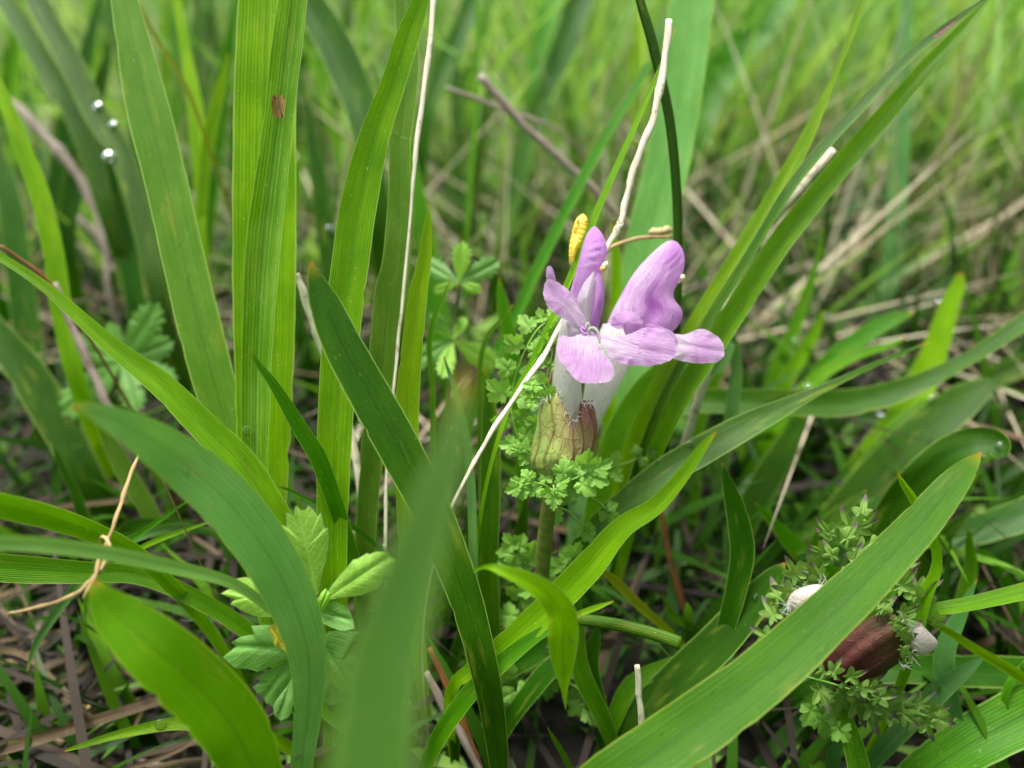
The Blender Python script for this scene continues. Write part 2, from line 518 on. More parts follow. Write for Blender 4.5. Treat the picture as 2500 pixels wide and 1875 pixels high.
# ------------------------------------------------------------------ blades and stalks
def resample_path(pts, d, sub):
    """(x, y, w[, depth]) photo points -> list of [world point, half width]; depth runs from d[0] at the tip to d[1] at the base"""
    a = [list(p) for p in pts]
    acc = [0.0]
    for p, q in zip(a[:-1], a[1:]):
        acc.append(acc[-1] + math.hypot(q[0] - p[0], q[1] - p[1]))
    full = []
    for p, s_ in zip(a, acc):
        dep = p[3] if len(p) > 3 else d[0] + (d[1] - d[0]) * s_ / max(acc[-1], 1e-6)
        full.append((p[0], p[1], p[2], dep))
    c = cr(full, sub)
    return [[P(x, y, dd), max(w, 0.3) * px(dd) * 0.5] for x, y, w, dd in c]

def extend_tip(path, mm, taper=True):
    p0, h0 = path[0]
    t = (path[0][0] - path[2][0]).normalized()
    n = 10
    ext = []
    for k in range(n, 0, -1):
        s_ = k / n
        droop = Vector((0, 0, -1)) * (0.25 * s_ * s_ * mm / 1000)
        ext.append([p0 + t * (mm / 1000 * s_) + droop, h0 * (1 - s_ ** 1.6) + 0.00002])
    return ext + path

def extend_ground(path, shrink=0.55, dive=0.20):
    p, h = path[-1]
    t = (path[-1][0] - path[-3][0]).normalized()
    if p.z < 0.001:
        return path
    down = Vector((0, 0, -1))
    out = list(path)
    z0 = p.z
    cur = p.copy(); dirv = t.copy()
    step = max(0.0025, z0 / 16)
    for k in range(80):
        dirv = (dirv * (1 - dive) + down * dive).normalized()
        cur = cur + dirv * step
        f = max(0.0, min(1.0, cur.z / z0))
        out.append([cur.copy(), h * (shrink + (1 - shrink) * f)])
        if cur.z < ground_h(cur.x, cur.y) - 0.0015:
            break
    return out

def sweep_blade(path, roll=(0, 0), fold=0.2, n_across=8, tipcap=1.0, curl=0.0, wob=0.0):
    mb = MB()
    n = len(path)
    acc = [0.0]
    for i in range(1, n):
        acc.append(acc[-1] + (path[i][0] - path[i - 1][0]).length)
    total = acc[-1]
    rows = []
    S = None
    ph = rng.random() * 20
    for i, (p, hw) in enumerate(path):
        a = path[max(i - 1, 0)][0]; b = path[min(i + 1, n - 1)][0]
        T = (b - a).normalized()
        V = (p - CAM).normalized()
        s_new = T.cross(V)
        if S is None:
            S = s_new.normalized() if s_new.length > 0.05 else T.orthogonal().normalized()
        else:
            k = min(1.0, max(0.0, (s_new.length - 0.15) / 0.3))
            if s_new.length > 1e-6 and s_new.dot(S) < 0:
                s_new = -s_new
            tgt = s_new.normalized() if s_new.length > 1e-6 else S
            mixv = S * (1 - k * 0.6) + tgt * (k * 0.6)
            S = (mixv - T * mixv.dot(T)).normalized()
        N = T.cross(S).normalized()
        if N.dot(V) > 0:
            N = -N
        f = acc[i] / total
        r = roll[0] + (roll[1] - roll[0]) * f
        S2 = S * math.cos(r) + N * math.sin(r)
        N2 = N * math.cos(r) - S * math.sin(r)
        hw2 = hw / max(0.35, math.cos(r)) if abs(math.cos(r)) > 0.2 else hw
        along = (1 - f) * tipcap
        row = []
        for k in range(n_across + 1):
            u = -1 + 2 * k / n_across
            h = fold * (math.sqrt(u * u + 0.015) - 0.12) + curl * (u * u - 0.3)
            w = wob * math.sin(acc[i] * 420 + ph + u * 1.7) * abs(u)
            uu = u
            if abs(u) > 0.99 and n > 30:
                uu = u * (1 - 0.025 * rng.random() - (0.10 * rng.random() if rng.random() < 0.05 else 0.0))
            co = p + S2 * (uu * hw2) + N2 * (hw2 * (h + w))
            row.append(mb.add(co, (0.5 + u / 2, acc[i] * 1000), (along, 0, 0)))
        rows.append(row)
    mb.grid(rows)
    return mb, path[-1][0]

def blade(label, mat, pts, d, roll=(0, 0), fold=0.2, tip='p', group=None, sub=7, across=8, ext=26, curl=0.0, wob=0.03, ground=True, dive=0.20):
    path = resample_path(pts, d, sub)
    if tip == 'o':
        path = extend_tip(path, ext)
    if ground:
        path = extend_ground(path, 0.55, dive)
    roll = (R(roll[0]), R(roll[1])) if isinstance(roll, tuple) else (R(roll), R(roll))
    mb, base = sweep_blade(path, roll, fold, across, 1.0 if tip == 'p' else 0.90, curl, wob)
    o = build(mb, 'grass_blade', M[mat], None, base)
    return tag(o, label, 'grass blade', group)

def sweep_tube(mb, path, n=8, tone=(0, 0, 0), flat=1.0, cap=True):
    rows = []
    acc = 0.0
    prevU = None
    for i, (p, r) in enumerate(path):
        a = path[max(i - 1, 0)][0]; b = path[min(i + 1, len(path) - 1)][0]
        T = (b - a).normalized()
        if i: acc += (p - path[i - 1][0]).length
        if prevU is None:
            U = T.cross(FWD)
            U = U.normalized() if U.length > 0.05 else T.orthogonal().normalized()
        else:
            U = (prevU - T * prevU.dot(T)).normalized()
        prevU = U
        W = T.cross(U)
        rows.append([mb.add(p + (U * math.cos(2 * math.pi * k / n) + W * (flat * math.sin(2 * math.pi * k / n))) * r, (k / n, acc * 1000), tone) for k in range(n)])
    mb.grid(rows, True)
    if cap:
        mb.f.append(tuple(reversed(rows[0]))); mb.f.append(tuple(rows[-1]))

def stalk(label, mat, pts, d, ground=True, group=None, n=8, sub=6, flat=0.5, name='dry_stalk', cat='stalk', top=0, dive=0.20):
    path = resample_path(pts, d, sub)
    if top: path = extend_tip(path, top)
    if ground: path = extend_ground(path, 0.9, dive)
    ph_ = rng.random() * 30
    if name == 'dry_stalk':
        path = [[p + Vector((math.sin(i * 0.9 + ph_), 0, math.cos(i * 0.7 + ph_))) * r * 0.12, r * (1 + 0.10 * math.sin(i * 0.8 + ph_) + (0.22 if (i + int(ph_)) % 17 == 0 else 0.0))] for i, (p, r) in enumerate(path)]
    mb = MB()
    sweep_tube(mb, path, n, flat=flat)
    o = build(mb, name, M[mat], None, path[-1][0])
    return tag(o, label, cat, group)

# --- the tussock of broad upright blades beside the flower
blade('broad olive-green blade leaning away beside the two overlapping upright blades', 'olive',
      [(303, -5, 62), (358, 250, 98), (405, 440, 98), (450, 640, 98), (496, 831, 102), (555, 1044, 92), (620, 1250, 80)], (100, 97), (8, -4), 0.10, 'o', ext=18)
blade('broadest bright ribbed upright blade, behind the narrow scarred blade', 'bright',
      [(655, -5, 138), (648, 250, 146), (646, 640, 150), (646, 850, 142), (644, 1050, 128), (642, 1250, 110)], (92, 94), (10, -6), 0.16, 'o', across=12, ext=24)
SCARRED = blade('narrow folded upright blade with a brown scar, in front of the broadest blade', 'pale',
      [(712, -5, 66), (696, 120, 72), (680, 265, 70), (664, 400, 74), (640, 600, 82), (626, 850, 72), (622, 1050, 64), (622, 1250, 58)], (86, 89), (-18, 8), 0.5, 'o', across=10, ext=20)
blade('ribbed bright blade with a kink, curving away from the olive blade towards the white stalk', 'bright',
      [(1030, -5, 38), (993, 96, 58), (958, 208, 60), (918, 320, 72), (879, 478, 88), (855, 640, 90), (835, 800, 90), (820, 1000, 86), (812, 1240, 76), (815, 1420, 62)], (88, 91), (-12, 10), 0.18, 'o', across=12, ext=16)
blade('upright ribbed blade creased halfway, just behind the kinked bright blade', 'olive',
      [(985, -5, 44), (996, 150, 56), (980, 315, 52), (976, 345, 52), (976, 478, 56), (967, 640, 66), (950, 716, 70), (937, 847, 68), (920, 1000, 60), (900, 1200, 52), (890, 1350, 46)], (94, 96), (12, -8), 0.2, 'o', across=10, ext=18)
blade('slim bright pointed blade between the creased blade and the pinched green sprig', 'lime',
      [(1047, 490, 1), (1043, 560, 22), (1034, 640, 36), (1021, 716, 44), (1006, 847, 52), (994, 986, 58), (994, 1200, 56), (1000, 1350, 50)], (88, 92), (-14, 6), 0.22, 'p', across=10)
blade('dark green blade with an ochre tip, slanting across the bright upright blades', 'dark',
      [(760, 640, 6), (770, 680, 38), (795, 745, 76), (839, 847, 96), (920, 994, 104), (977, 1098, 104), (1060, 1260, 96), (1130, 1440, 84), (1165, 1560, 74)], (79, 84), (4, -6), 0.10, 'p', across=10)
blade('long bright blade arching from the scarred blade out past the edge of the grass', 'bright',
      [(-30, 606, 17), (0, 626, 20), (116, 704, 26), (266, 837, 42), (397, 940, 60), (490, 1032, 70), (592, 1136, 80), (660, 1240, 76)], (84, 88), (20, -5), 0.22, 'o', across=8, ext=22)
blade('wide smooth blue-green blade arching over the tormentil leaves to an orange tip', 'wax',
      [(176, 996, 14, 62), (205, 996, 30, 63), (245, 1010, 52, 64), (325, 1048, 86, 66), (440, 1125, 118, 70), (560, 1230, 132, 73), (668, 1377, 124, 76), (735, 1528, 106, 79), (754, 1640, 84, 81), (750, 1760, 66, 83), (738, 1850, 56, 84)], (62, 84), (6, -22), 0.12, 'p', across=10)
blade('widest smooth green blade arching low over the dead grass, brown hooked stalk at its tip', 'fresh',
      [(232, 1416, 10, 67), (240, 1440, 46, 67), (280, 1496, 104, 67.5), (385, 1588, 150, 68.5), (505, 1698, 158, 71), (585, 1800, 150, 73), (625, 1900, 130, 75)], (62, 75), (8, 0), 0.16, 'p', across=12)
blade('strongly blurred dark blade standing close in front of everything else', 'dusky',
      [(1140, 900, 4), (1128, 960, 36), (1108, 1060, 70), (1080, 1160, 92), (1046, 1260, 112), (980, 1469, 158), (930, 1660, 190), (905, 1900, 215)], (39, 33), (0, 10), 0.08, 'p', across=8)

# --- the leaning fan of blades behind the flower
blade('thin twisted blade highest of the leaning fan behind the flower', 'bright',
      [(2112, -10, 19.4), (2078, 80, 17.6), (2040, 179, 12.3), (2003, 262, 22.9), (1950, 374, 35.2), (1885, 488, 39.6), (1803, 622, 41.4), (1710, 772, 41.4), (1630, 900, 38.7)], (100, 99), (-10, 12), 0.25, 'o', across=8, ext=20)
BURNT = blade('dark edge-on blade with a burnt spot in the leaning fan', 'dark',
      [(2412, -4, 8.8), (2308, 69, 19.4), (2210, 150, 24.6), (2088, 277, 27.3), (2007, 366, 27.3), (1925, 468, 25.5), (1844, 602, 24.6), (1750, 752, 24.6), (1660, 900, 24.6)], (95.5, 97), (30, 20), 0.45, 'o', across=8, ext=14)
blade('broad fresh green blade lowest of the leaning fan behind the flower', 'bright',
      [(2420, -10, 7.7), (2353, 69, 29.4), (2251, 175, 38.7), (2149, 293, 46.5), (2048, 411, 51.1), (1950, 533, 55.8), (1890, 612, 57.3), (1775, 790, 57.3), (1665, 960, 54.2)], (97.5, 98.5), (-8, 4), 0.2, 'o', across=10, ext=14)
stalk('broken white straw wedged between two blades of the leaning fan', 'straw',
      [(2036, 366, 20), (1980, 424, 28), (1922, 488, 30), (1872, 546, 28), (1825, 640, 24)], (100.2, 100.6), True, flat=0.4)

# --- blades round the stem
blade('yellow-green blade with a kink, pointing up past the calyx from below the flower', 'lime',
      [(1748, 1053, 5.2), (1715, 1092, 22.4), (1660, 1168, 34.4), (1600, 1235, 43.0), (1516, 1290, 53.3), (1435, 1385, 72.2), (1329, 1493, 72.2), (1207, 1599, 56.8), (1117, 1660, 31.0)], (79, 88), (-10, 12), 0.22, 'p', across=10, dive=0.6)
blade('under blade of the yellow-green kinked one, opening below it', 'mid',
      [(1420, 1500, 6), (1330, 1540, 26), (1240, 1605, 40), (1150, 1690, 44), (1090, 1770, 42)], (84, 88), (10, 5), 0.25, 'p')
blade('short green blade folded over the yellow-green one, brown end up and pointed end hanging', 'bright',
      [(1381, 1732, 2, 80), (1378, 1690, 14, 79.5), (1376, 1640, 42, 79), (1374, 1585, 68, 78), (1376, 1540, 76, 77), (1370, 1494, 72, 75.5), (1338, 1450, 60, 74), (1285, 1416, 44, 73), (1225, 1392, 26, 72.5), (1194, 1384, 13, 73.5), (1172, 1388, 9, 78), (1150, 1404, 9, 86), (1138, 1445, 9, 92), (1135, 1510, 9, 97)], (80, 97), (-10, 25), 0.28, 'c', across=8, dive=0.6)
blade('narrow pale spike pointing out from behind the folded short blade', 'lime',
      [(1498, 1468, 3), (1460, 1482, 13), (1400, 1505, 15), (1340, 1535, 14), (1290, 1570, 14)], (82, 88), 10, 0.3, 'p')
stalk('cut olive-green stem lying below the yellow-green kinked blade', 'olive',
      [(1660, 1571, 34), (1610, 1552, 32), (1520, 1528, 31), (1422, 1513, 28), (1350, 1515, 26), (1260, 1560, 24)], (86, 92), True, flat=0.5, name='cut_stem', cat='stem')
blade('brown-flecked withered blade beyond the cut olive stem', 'withered',
      [(1466, 1390, 6), (1500, 1415, 22), (1560, 1475, 24), (1638, 1546, 18), (1690, 1600, 14)], (96, 102), 15, 0.3, 'p')
stalk('pale dry stick standing upright by the big diagonal blade', 'straw',
      [(1556, 1624, 14), (1560, 1690, 15), (1566, 1760, 15), (1573, 1830, 15)], (84, 87), True)
blade('big smooth diagonal blade in front of the budding lousewort', 'plain',
      [(2396, 1104, 4), (2372, 1130, 34), (2330, 1178, 66), (2250, 1275, 88), (2150, 1380, 102), (2050, 1478, 116), (1860, 1650, 134), (1650, 1805, 148), (1500, 1910, 152)], (80, 74), (6, -6), 0.14, 'p', across=12)
blade('long arching blade with an orange tip reaching out behind the yellow-green kinked blade', 'dark',
      [(2268, 835, 2.5), (2200, 863, 10.2), (2129, 893, 12.8), (2007, 950, 22.1), (1925, 990, 39.1), (1803, 1052, 66.3), (1681, 1121, 73.1), (1600, 1172, 69.7), (1500, 1250, 59.5)], (100, 98), (22, 8), 0.3, 'p', across=8)
blade('long dark blade bending up behind the orange-tipped arching blade', 'dark',
      [(2520, 772, 42), (2414, 846, 36), (2332, 893, 36), (2210, 950, 54), (2068, 984, 66), (1885, 982, 62), (1681, 982, 58), (1600, 1010, 50)], (112, 118), (20, 6), 0.25, 'o', across=8, ext=20)
blade('broad dark blade with a bleached torn tip, under the long bending blade', 'dark',
      [(2424, 930, 14.4), (2395, 948, 54.0), (2340, 985, 86.4), (2260, 1050, 100.8), (2150, 1160, 104.4), (2060, 1260, 95.4), (2010, 1340, 81.0)], (122, 126), (8, 0), 0.12, 'c', across=8)
blade('dark blade with a crumpled dew-covered tip above the big diagonal blade', 'dark',
      [(2448, 1118, 24), (2428, 1086, 66), (2370, 1082, 74), (2300, 1120, 84), (2210, 1220, 90), (2140, 1330, 86)], (100, 112), (10, -10), 0.3, 'c', across=10, wob=0.2)
blade('bright blurred upright blade with a dewy top, crossing behind the bending blade', 'lime',
      [(2346, 668, 14), (2336, 700, 34), (2312, 763, 46), (2271, 885, 62), (2210, 1007, 80), (2129, 1129, 92), (2068, 1215, 90)], (132, 134), (-10, 5), 0.15, 'p')
blade('blurred blue-green upright blade beyond the dewy bright blade', 'blue',
      [(2214, -10, 28), (2205, 160, 34), (2198, 325, 42), (2182, 610, 46), (2149, 755, 48), (2110, 880, 46)], (165, 165), (10, 0), 0.15, 'o')
blade('blurred yellow-green upright blade among the far straw', 'lime',
      [(2345, -10, 36), (2336, 140, 36), (2328, 285, 34), (2322, 440, 26), (2318, 560, 20)], (205, 205), 10, 0.15, 'o')
blade('broad blue-green blade standing directly behind the two flowers', 'wax',
      [(1690, -10, 108), (1662, 200, 110), (1628, 400, 110), (1580, 600, 106), (1545, 830, 100), (1530, 1000, 92), (1508, 1200, 86), (1470, 1450, 76), (1440, 1660, 66)], (116, 120), (-8, 6), 0.14, 'o', across=10, ext=26)
blade('narrow fresh blade between the front flower and the broad blue-green blade', 'lime',
      [(1492, 540, 4), (1502, 600, 20), (1505, 690, 26), (1498, 800, 28), (1490, 960, 30)], (108, 112), 8, 0.25, 'p')
stalk('dark green rush stem rising above the rear flower', 'dark',
      [(1560, -10, 22), (1568, 20, 23), (1594, 110, 26), (1633, 282, 25), (1651, 452, 24), (1655, 600, 24), (1650, 800, 24)], (93, 101), True, name='rush_stem', cat='rush', flat=0.9, top=14)
blade('slim grey-green blade slanting from the rush stem down behind the insect', 'mid',
      [(1600, 130, 16), (1545, 225, 22), (1480, 330, 26), (1400, 480, 28), (1320, 640, 28), (1255, 780, 26), (1190, 900, 24)], (122, 118), (20, 5), 0.3, 'p')
blade('thin green blade the yellow insect clings to, passing behind the front flower', 'bright',
      [(1652, 66, 3), (1610, 170, 10), (1572, 258, 13), (1533, 347, 15), (1464, 502, 17), (1417, 620, 18), (1356, 762, 16), (1302, 878, 14), (1255, 965, 12), (1220, 1060, 10)], (93, 90), 20, 0.35, 'p', across=6)
stalk('long white straw bent above the front flower and running down past its calyx', 'straw',
      [(1634, 48, 17.0, 90.5), (1622, 154, 17.8, 90.8), (1595, 289, 17.8, 91.2), (1556, 386, 17.0, 91.6), (1530, 480, 15.3, 92), (1517, 538, 16.1, 92.2), (1509, 556, 17.0, 92.3), (1482, 604, 14.4, 92.5), (1400, 735, 11.9, 91.5), (1371, 787, 10.2, 87), (1321, 878, 12.8, 85), (1224, 1017, 11.9, 84), (1167, 1113, 10.2, 84), (1109, 1225, 8.5, 84), (1068, 1342, 6.0, 85)], (95, 85), True, sub=8)
stalk('tall thin white stalk beside the creased upright blade', 'straw',
      [(1060, -10, 14.4), (1047, 135, 13.6), (1028, 270, 12.8), (1012, 405, 11.0), (1006, 482, 7.6), (985, 716, 7.6), (974, 816, 7.6), (962, 947, 7.6), (945, 1140, 8.5), (941, 1306, 8.5)], (93, 95), True, top=20)
stalk('short white straw with a bent top behind the dark slanting blade', 'straw',
      [(724, 668, 12), (736, 700, 18), (756, 762, 20), (783, 839, 20), (820, 950, 19), (858, 1063, 20), (873, 1156, 18)], (100, 100), True)
stalk('thick grey broken stem slanting behind the insect, blurred', 'greybrown',
      [(1170, 182, 20.2), (1263, 289, 19.4), (1340, 362, 18.7), (1417, 430, 18.0), (1506, 520, 17.3), (1600, 620, 17.3)], (124, 134), True, flat=0.6)
stalk('thin grey side stem crossing the thick broken stem', 'greybrown',
      [(1090, 214, 10.1), (1160, 240, 10.8), (1250, 275, 10.1), (1330, 300, 7.2)], (128, 134), True)
mbs = stalk('thin dry stem with a pale seed reaching from the bent straw to the rush stem', 'tan',
      [(1640, 577, 7), (1622, 578, 8), (1552, 583, 9), (1490, 606, 9), (1450, 660, 8)], (101, 97), True)
stalk('hooked brown-orange stalk curling by the tip of the widest arching blade', 'tan',
      [(20, 1497, 4, 76), (60, 1490, 7, 76), (142, 1468, 9, 76), (195, 1443, 10, 76), (226, 1412, 11, 76), (250, 1385, 11, 76), (266, 1345, 10, 76.5), (262, 1318, 9, 77), (248, 1310, 8, 77.5), (242, 1328, 8, 78), (258, 1330, 8, 78.5), (278, 1280, 10, 79), (300, 1215, 11, 80), (322, 1150, 10, 81), (345, 1098, 6, 82), (352, 1090, 6, 83)], (76, 82), True, sub=8, dive=0.7)
stalk('short orange stub splitting from the hooked stalk', 'tan',
      [(203, 1462, 5, 75), (214, 1440, 9, 75), (232, 1408, 9, 75.5), (240, 1370, 10, 76), (243, 1335, 8, 77)], (75, 77), False)

# --- smaller blades in the gaps
SMALL = [
 ('small blade with a violet tip leaning on the scarred upright blade', 'mid', [(608, 848, 2), (630, 886, 14), (675, 947, 26), (733, 1044, 38), (780, 1121, 42), (820, 1230, 40)], (83, 90), 15, 0.3, 'p'),
 ('wiry green blade with an orange tip beside the pinched sprig', 'mid', [(1101, 681, 2), (1078, 735, 10), (1055, 793, 13), (1048, 851, 14), (1056, 947, 14), (1058, 1080, 14), (1060, 1200, 14)], (97, 101), 10, 0.3, 'p'),
 ('thin grey-tipped blade just behind the close blurred blade', 'blue', [(1084, 870, 3), (1095, 905, 9), (1112, 955, 13), (1136, 1060, 18), (1150, 1180, 22), (1155, 1320, 22)], (90, 93), 10, 0.3, 'p'),
 ('upright dark blade with a yellow tip crossed by the long bent straw', 'dark', [(1186, 901, 3), (1190, 945, 22), (1195, 1000, 36), (1198, 1102, 48), (1196, 1217, 52), (1190, 1363, 54), (1200, 1546, 46)], (96, 102), (8, -8), 0.15, 'p'),
 ('short broad blurred blade with an orange tip beside the bracts', 'mid', [(1219, 677, 2), (1222, 710, 20), (1229, 750, 32), (1244, 832, 36), (1262, 950, 36), (1270, 1060, 32)], (106, 110), 10, 0.2, 'p'),
 ('thin bent blade with a charred tip pointing at the short broad blade', 'mid', [(1252, 744, 3), (1225, 778, 9), (1188, 824, 11), (1172, 900, 13), (1170, 1000, 13)], (104, 107), 10, 0.3, 'p'),
 ('wiry blade stretched level above the tormentil leaves', 'mid', [(675, 1186, 2), (712, 1200, 8), (818, 1256, 11), (918, 1333, 12), (960, 1400, 12)], (91, 97), 10, 0.3, 'p'),
 ('low blade with an orange tip and a big dewdrop, under the widest arching blade', 'bright', [(158, 1833, 5), (200, 1820, 12), (285, 1794, 20), (395, 1770, 28), (476, 1765, 34), (580, 1780, 36)], (88, 92), 12, 0.25, 'p'),
 ('small pale blade hanging down beside the hooked stalk', 'blue', [(65, 1639, 2), (78, 1600, 12), (98, 1554, 18), (138, 1493, 22), (175, 1444, 24), (230, 1380, 24)], (92, 95), 10, 0.25, 'p'),
 ('level blue-green blade passing over the hooked stalk', 'wax', [(-30, 1318, 36), (0, 1322, 37), (120, 1330, 38), (244, 1346, 37), (407, 1379, 34), (565, 1422, 26), (680, 1500, 22)], (66, 80), (25, 10), 0.25, 'o'),
 ('dim level blade under the blue-green level one', 'mid', [(-30, 1382, 66), (60, 1388, 66), (200, 1396, 54), (330, 1402, 44), (447, 1444, 42), (606, 1540, 40), (700, 1640, 36)], (88, 96), (25, 10), 0.2, 'o'),
 ('blurred bright blade entering above the level blue-green blade', 'mid', [(-30, 1225, 60), (0, 1232, 60), (122, 1262, 58), (230, 1300, 48), (330, 1350, 40), (430, 1440, 34)], (72, 92), (20, 5), 0.2, 'o'),
 ('thin green blade fanning up towards the wide arching blade', 'mid', [(462, 1220, 3), (400, 1262, 12), (340, 1305, 14), (285, 1340, 12), (240, 1390, 10)], (92, 97), 10, 0.3, 'p'),
 ('thin bright blade fanning below the first one, beside the dark gap', 'bright', [(520, 1272, 3), (450, 1295, 10), (360, 1330, 13), (290, 1370, 12)], (93, 98), 10, 0.3, 'p'),
 ('thin pale blade at the foot of the folded short blade', 'mid', [(1337, 1776, 2), (1350, 1800, 9), (1372, 1836, 13), (1400, 1890, 14)], (92, 96), 10, 0.3, 'p'),
 ('short dark blade with a red tip under the orange-tipped arching blade', 'dark', [(1763, 1127, 2), (1772, 1165, 20), (1793, 1230, 46), (1808, 1300, 58), (1812, 1360, 58), (1795, 1450, 50), (1770, 1540, 44)], (93, 98), (10, -5), 0.2, 'p'),
 ('narrow twisted blade threading behind the big diagonal blade', 'bright', [(2192, 1155, 3), (2205, 1178, 14), (2231, 1218, 20), (2268, 1286, 22), (2288, 1350, 22), (2284, 1400, 26), (2258, 1460, 32), (2240, 1540, 26)], (87, 90), (30, -30), 0.4, 'p'),
 ('blade reaching in over the white bud from the dark gap', 'bright', [(2530, 1436, 40), (2500, 1444, 40), (2373, 1473, 34), (2251, 1497, 30), (2200, 1530, 28)], (88, 93), (10, 5), 0.25, 'o'),
 ('narrow stem-like blade slanting away from the white bud', 'bright', [(2264, 1512, 16), (2300, 1532, 18), (2373, 1578, 22), (2500, 1656, 28), (2580, 1710, 30)], (91, 96), 10, 0.45, 'c'),
 ('broad dark blade lying level behind the red calyx', 'dark', [(2540, 1646, 72), (2500, 1643, 74), (2332, 1638, 74), (2170, 1634, 66), (2050, 1660, 60)], (101, 103), (12, 5), 0.2, 'o'),
 ('dark orange-tipped blade between the speckled blade and the budding lousewort', 'dark', [(1917, 1374, 4), (1895, 1402, 42), (1840, 1470, 76), (1740, 1580, 92), (1620, 1690, 84), (1540, 1780, 70)], (96, 100), (10, 0), 0.15, 'p'),
 ('broad blurred blade rising from the corner below the budding lousewort', 'mid', [(2540, 1722, 120), (2490, 1750, 124), (2373, 1812, 116), (2270, 1880, 100)], (96, 98), (10, 0), 0.15, 'o'),
 ('curved blade under the lowest bracts of the budding lousewort', 'mid', [(2030, 1700, 14), (2050, 1729, 34), (2075, 1790, 46), (2098, 1875, 52), (2110, 1960, 50)], (92, 90), 10, 0.25, 'p'),
 ('dark blade running level below the drooping dewy tip', 'dark', [(2540, 1238, 76), (2500, 1258, 76), (2400, 1290, 72), (2300, 1318, 60), (2200, 1370, 50)], (113, 118), (15, 5), 0.2, 'o'),
 ('small orange-tipped blade hanging in the dark gap beyond the white bud', 'mid', [(2382, 1338, 3), (2410, 1356, 18), (2440, 1390, 26), (2465, 1440, 26), (2480, 1500, 24)], (107, 111), 10, 0.25, 'p'),
 ('pale curled blade tip under the petal of the rear flower', 'blue', [(1682, 894, 6), (1700, 902, 22), (1735, 900, 34), (1765, 872, 32), (1785, 830, 26), (1800, 900, 30), (1790, 1000, 32)], (108, 112), 30, 0.3, 'p'),
 ('short bright blade curving up to a red tip beside the rear petal', 'bright', [(2210, 826, 3), (2160, 846, 16), (2090, 868, 24), (2020, 905, 30), (1950, 965, 34), (1890, 1050, 34)], (121, 128), 15, 0.25, 'p'),
 ('dewy green blade pointing up beside the leaning fan', 'mid', [(2230, 764, 6), (2200, 772, 26), (2140, 800, 40), (2080, 840, 44), (2020, 890, 44), (1960, 980, 40)], (127, 134), 15, 0.2, 'p'),
 ('slender upright blade with a dewdrop on its tip beyond the leaning fan', 'mid', [(2008, 555, 4), (2000, 620, 12), (1975, 700, 22), (1940, 800, 34), (1900, 900, 40), (1870, 1000, 36)], (137, 142), 10, 0.25, 'p'),
 ('blurred bright blade leaning behind the dewy tip', 'bright', [(2010, 760, 8), (1990, 810, 26), (1955, 870, 34), (1915, 940, 38), (1880, 1030, 34)], (132, 138), 8, 0.2, 'p'),
 ('dark blade in the shade below the orange-tipped arching blade', 'dark', [(1960, 1010, 10), (1930, 1070, 46), (1885, 1150, 66), (1840, 1230, 66), (1800, 1320, 56)], (121, 124), 10, 0.2, 'p'),
 ('blurred bright blade rising to the crumpled dewy tip', 'mid', [(2260, 980, 20), (2215, 1050, 76), (2150, 1140, 92), (2090, 1230, 90), (2060, 1300, 80)], (128, 128), 8, 0.15, 'c'),
 ('level dim blade at the edge beyond the torn-tipped blade', 'dark', [(2540, 880, 54), (2480, 900, 52), (2420, 930, 44), (2360, 980, 36)], (136, 142), 10, 0.2, 'o'),
 ('narrow green blade growing beside the thin wiry blade', 'mid', [(1062, 1010, 4), (1068, 1060, 16), (1075, 1160, 22), (1080, 1300, 24)], (100, 104), 8, 0.25, 'p'),
 ('wide shaded blade standing behind the foot of the close blurred blade', 'dark', [(1150, 1300, 30), (1165, 1400, 60), (1180, 1500, 64), (1190, 1600, 60)], (101, 103), 8, 0.2, 'c'),
 ('shaded upright blade between the tormentil and the creased blade', 'mid', [(905, 1060, 26), (900, 1180, 50), (893, 1330, 54), (890, 1480, 50)], (104, 104), 8, 0.2, 'c'),
 ('dim blue-green blade along the lousewort stem', 'blue', [(1420, 1020, 22), (1422, 1150, 52), (1415, 1350, 60), (1400, 1560, 56)], (124, 118), 8, 0.2, 'c'),
 ('soft dark blade along the calyx, in front of the broad blue-green blade', 'mid', [(1640, 880, 40), (1580, 960, 78), (1520, 1060, 84), (1480, 1180, 80), (1450, 1320, 70)], (106, 112), (10, 0), 0.2, 'c'),
]
for L, m, pts, d, roll, fold, tip in SMALL:
    blade(L, m, pts, d, roll, fold, tip)

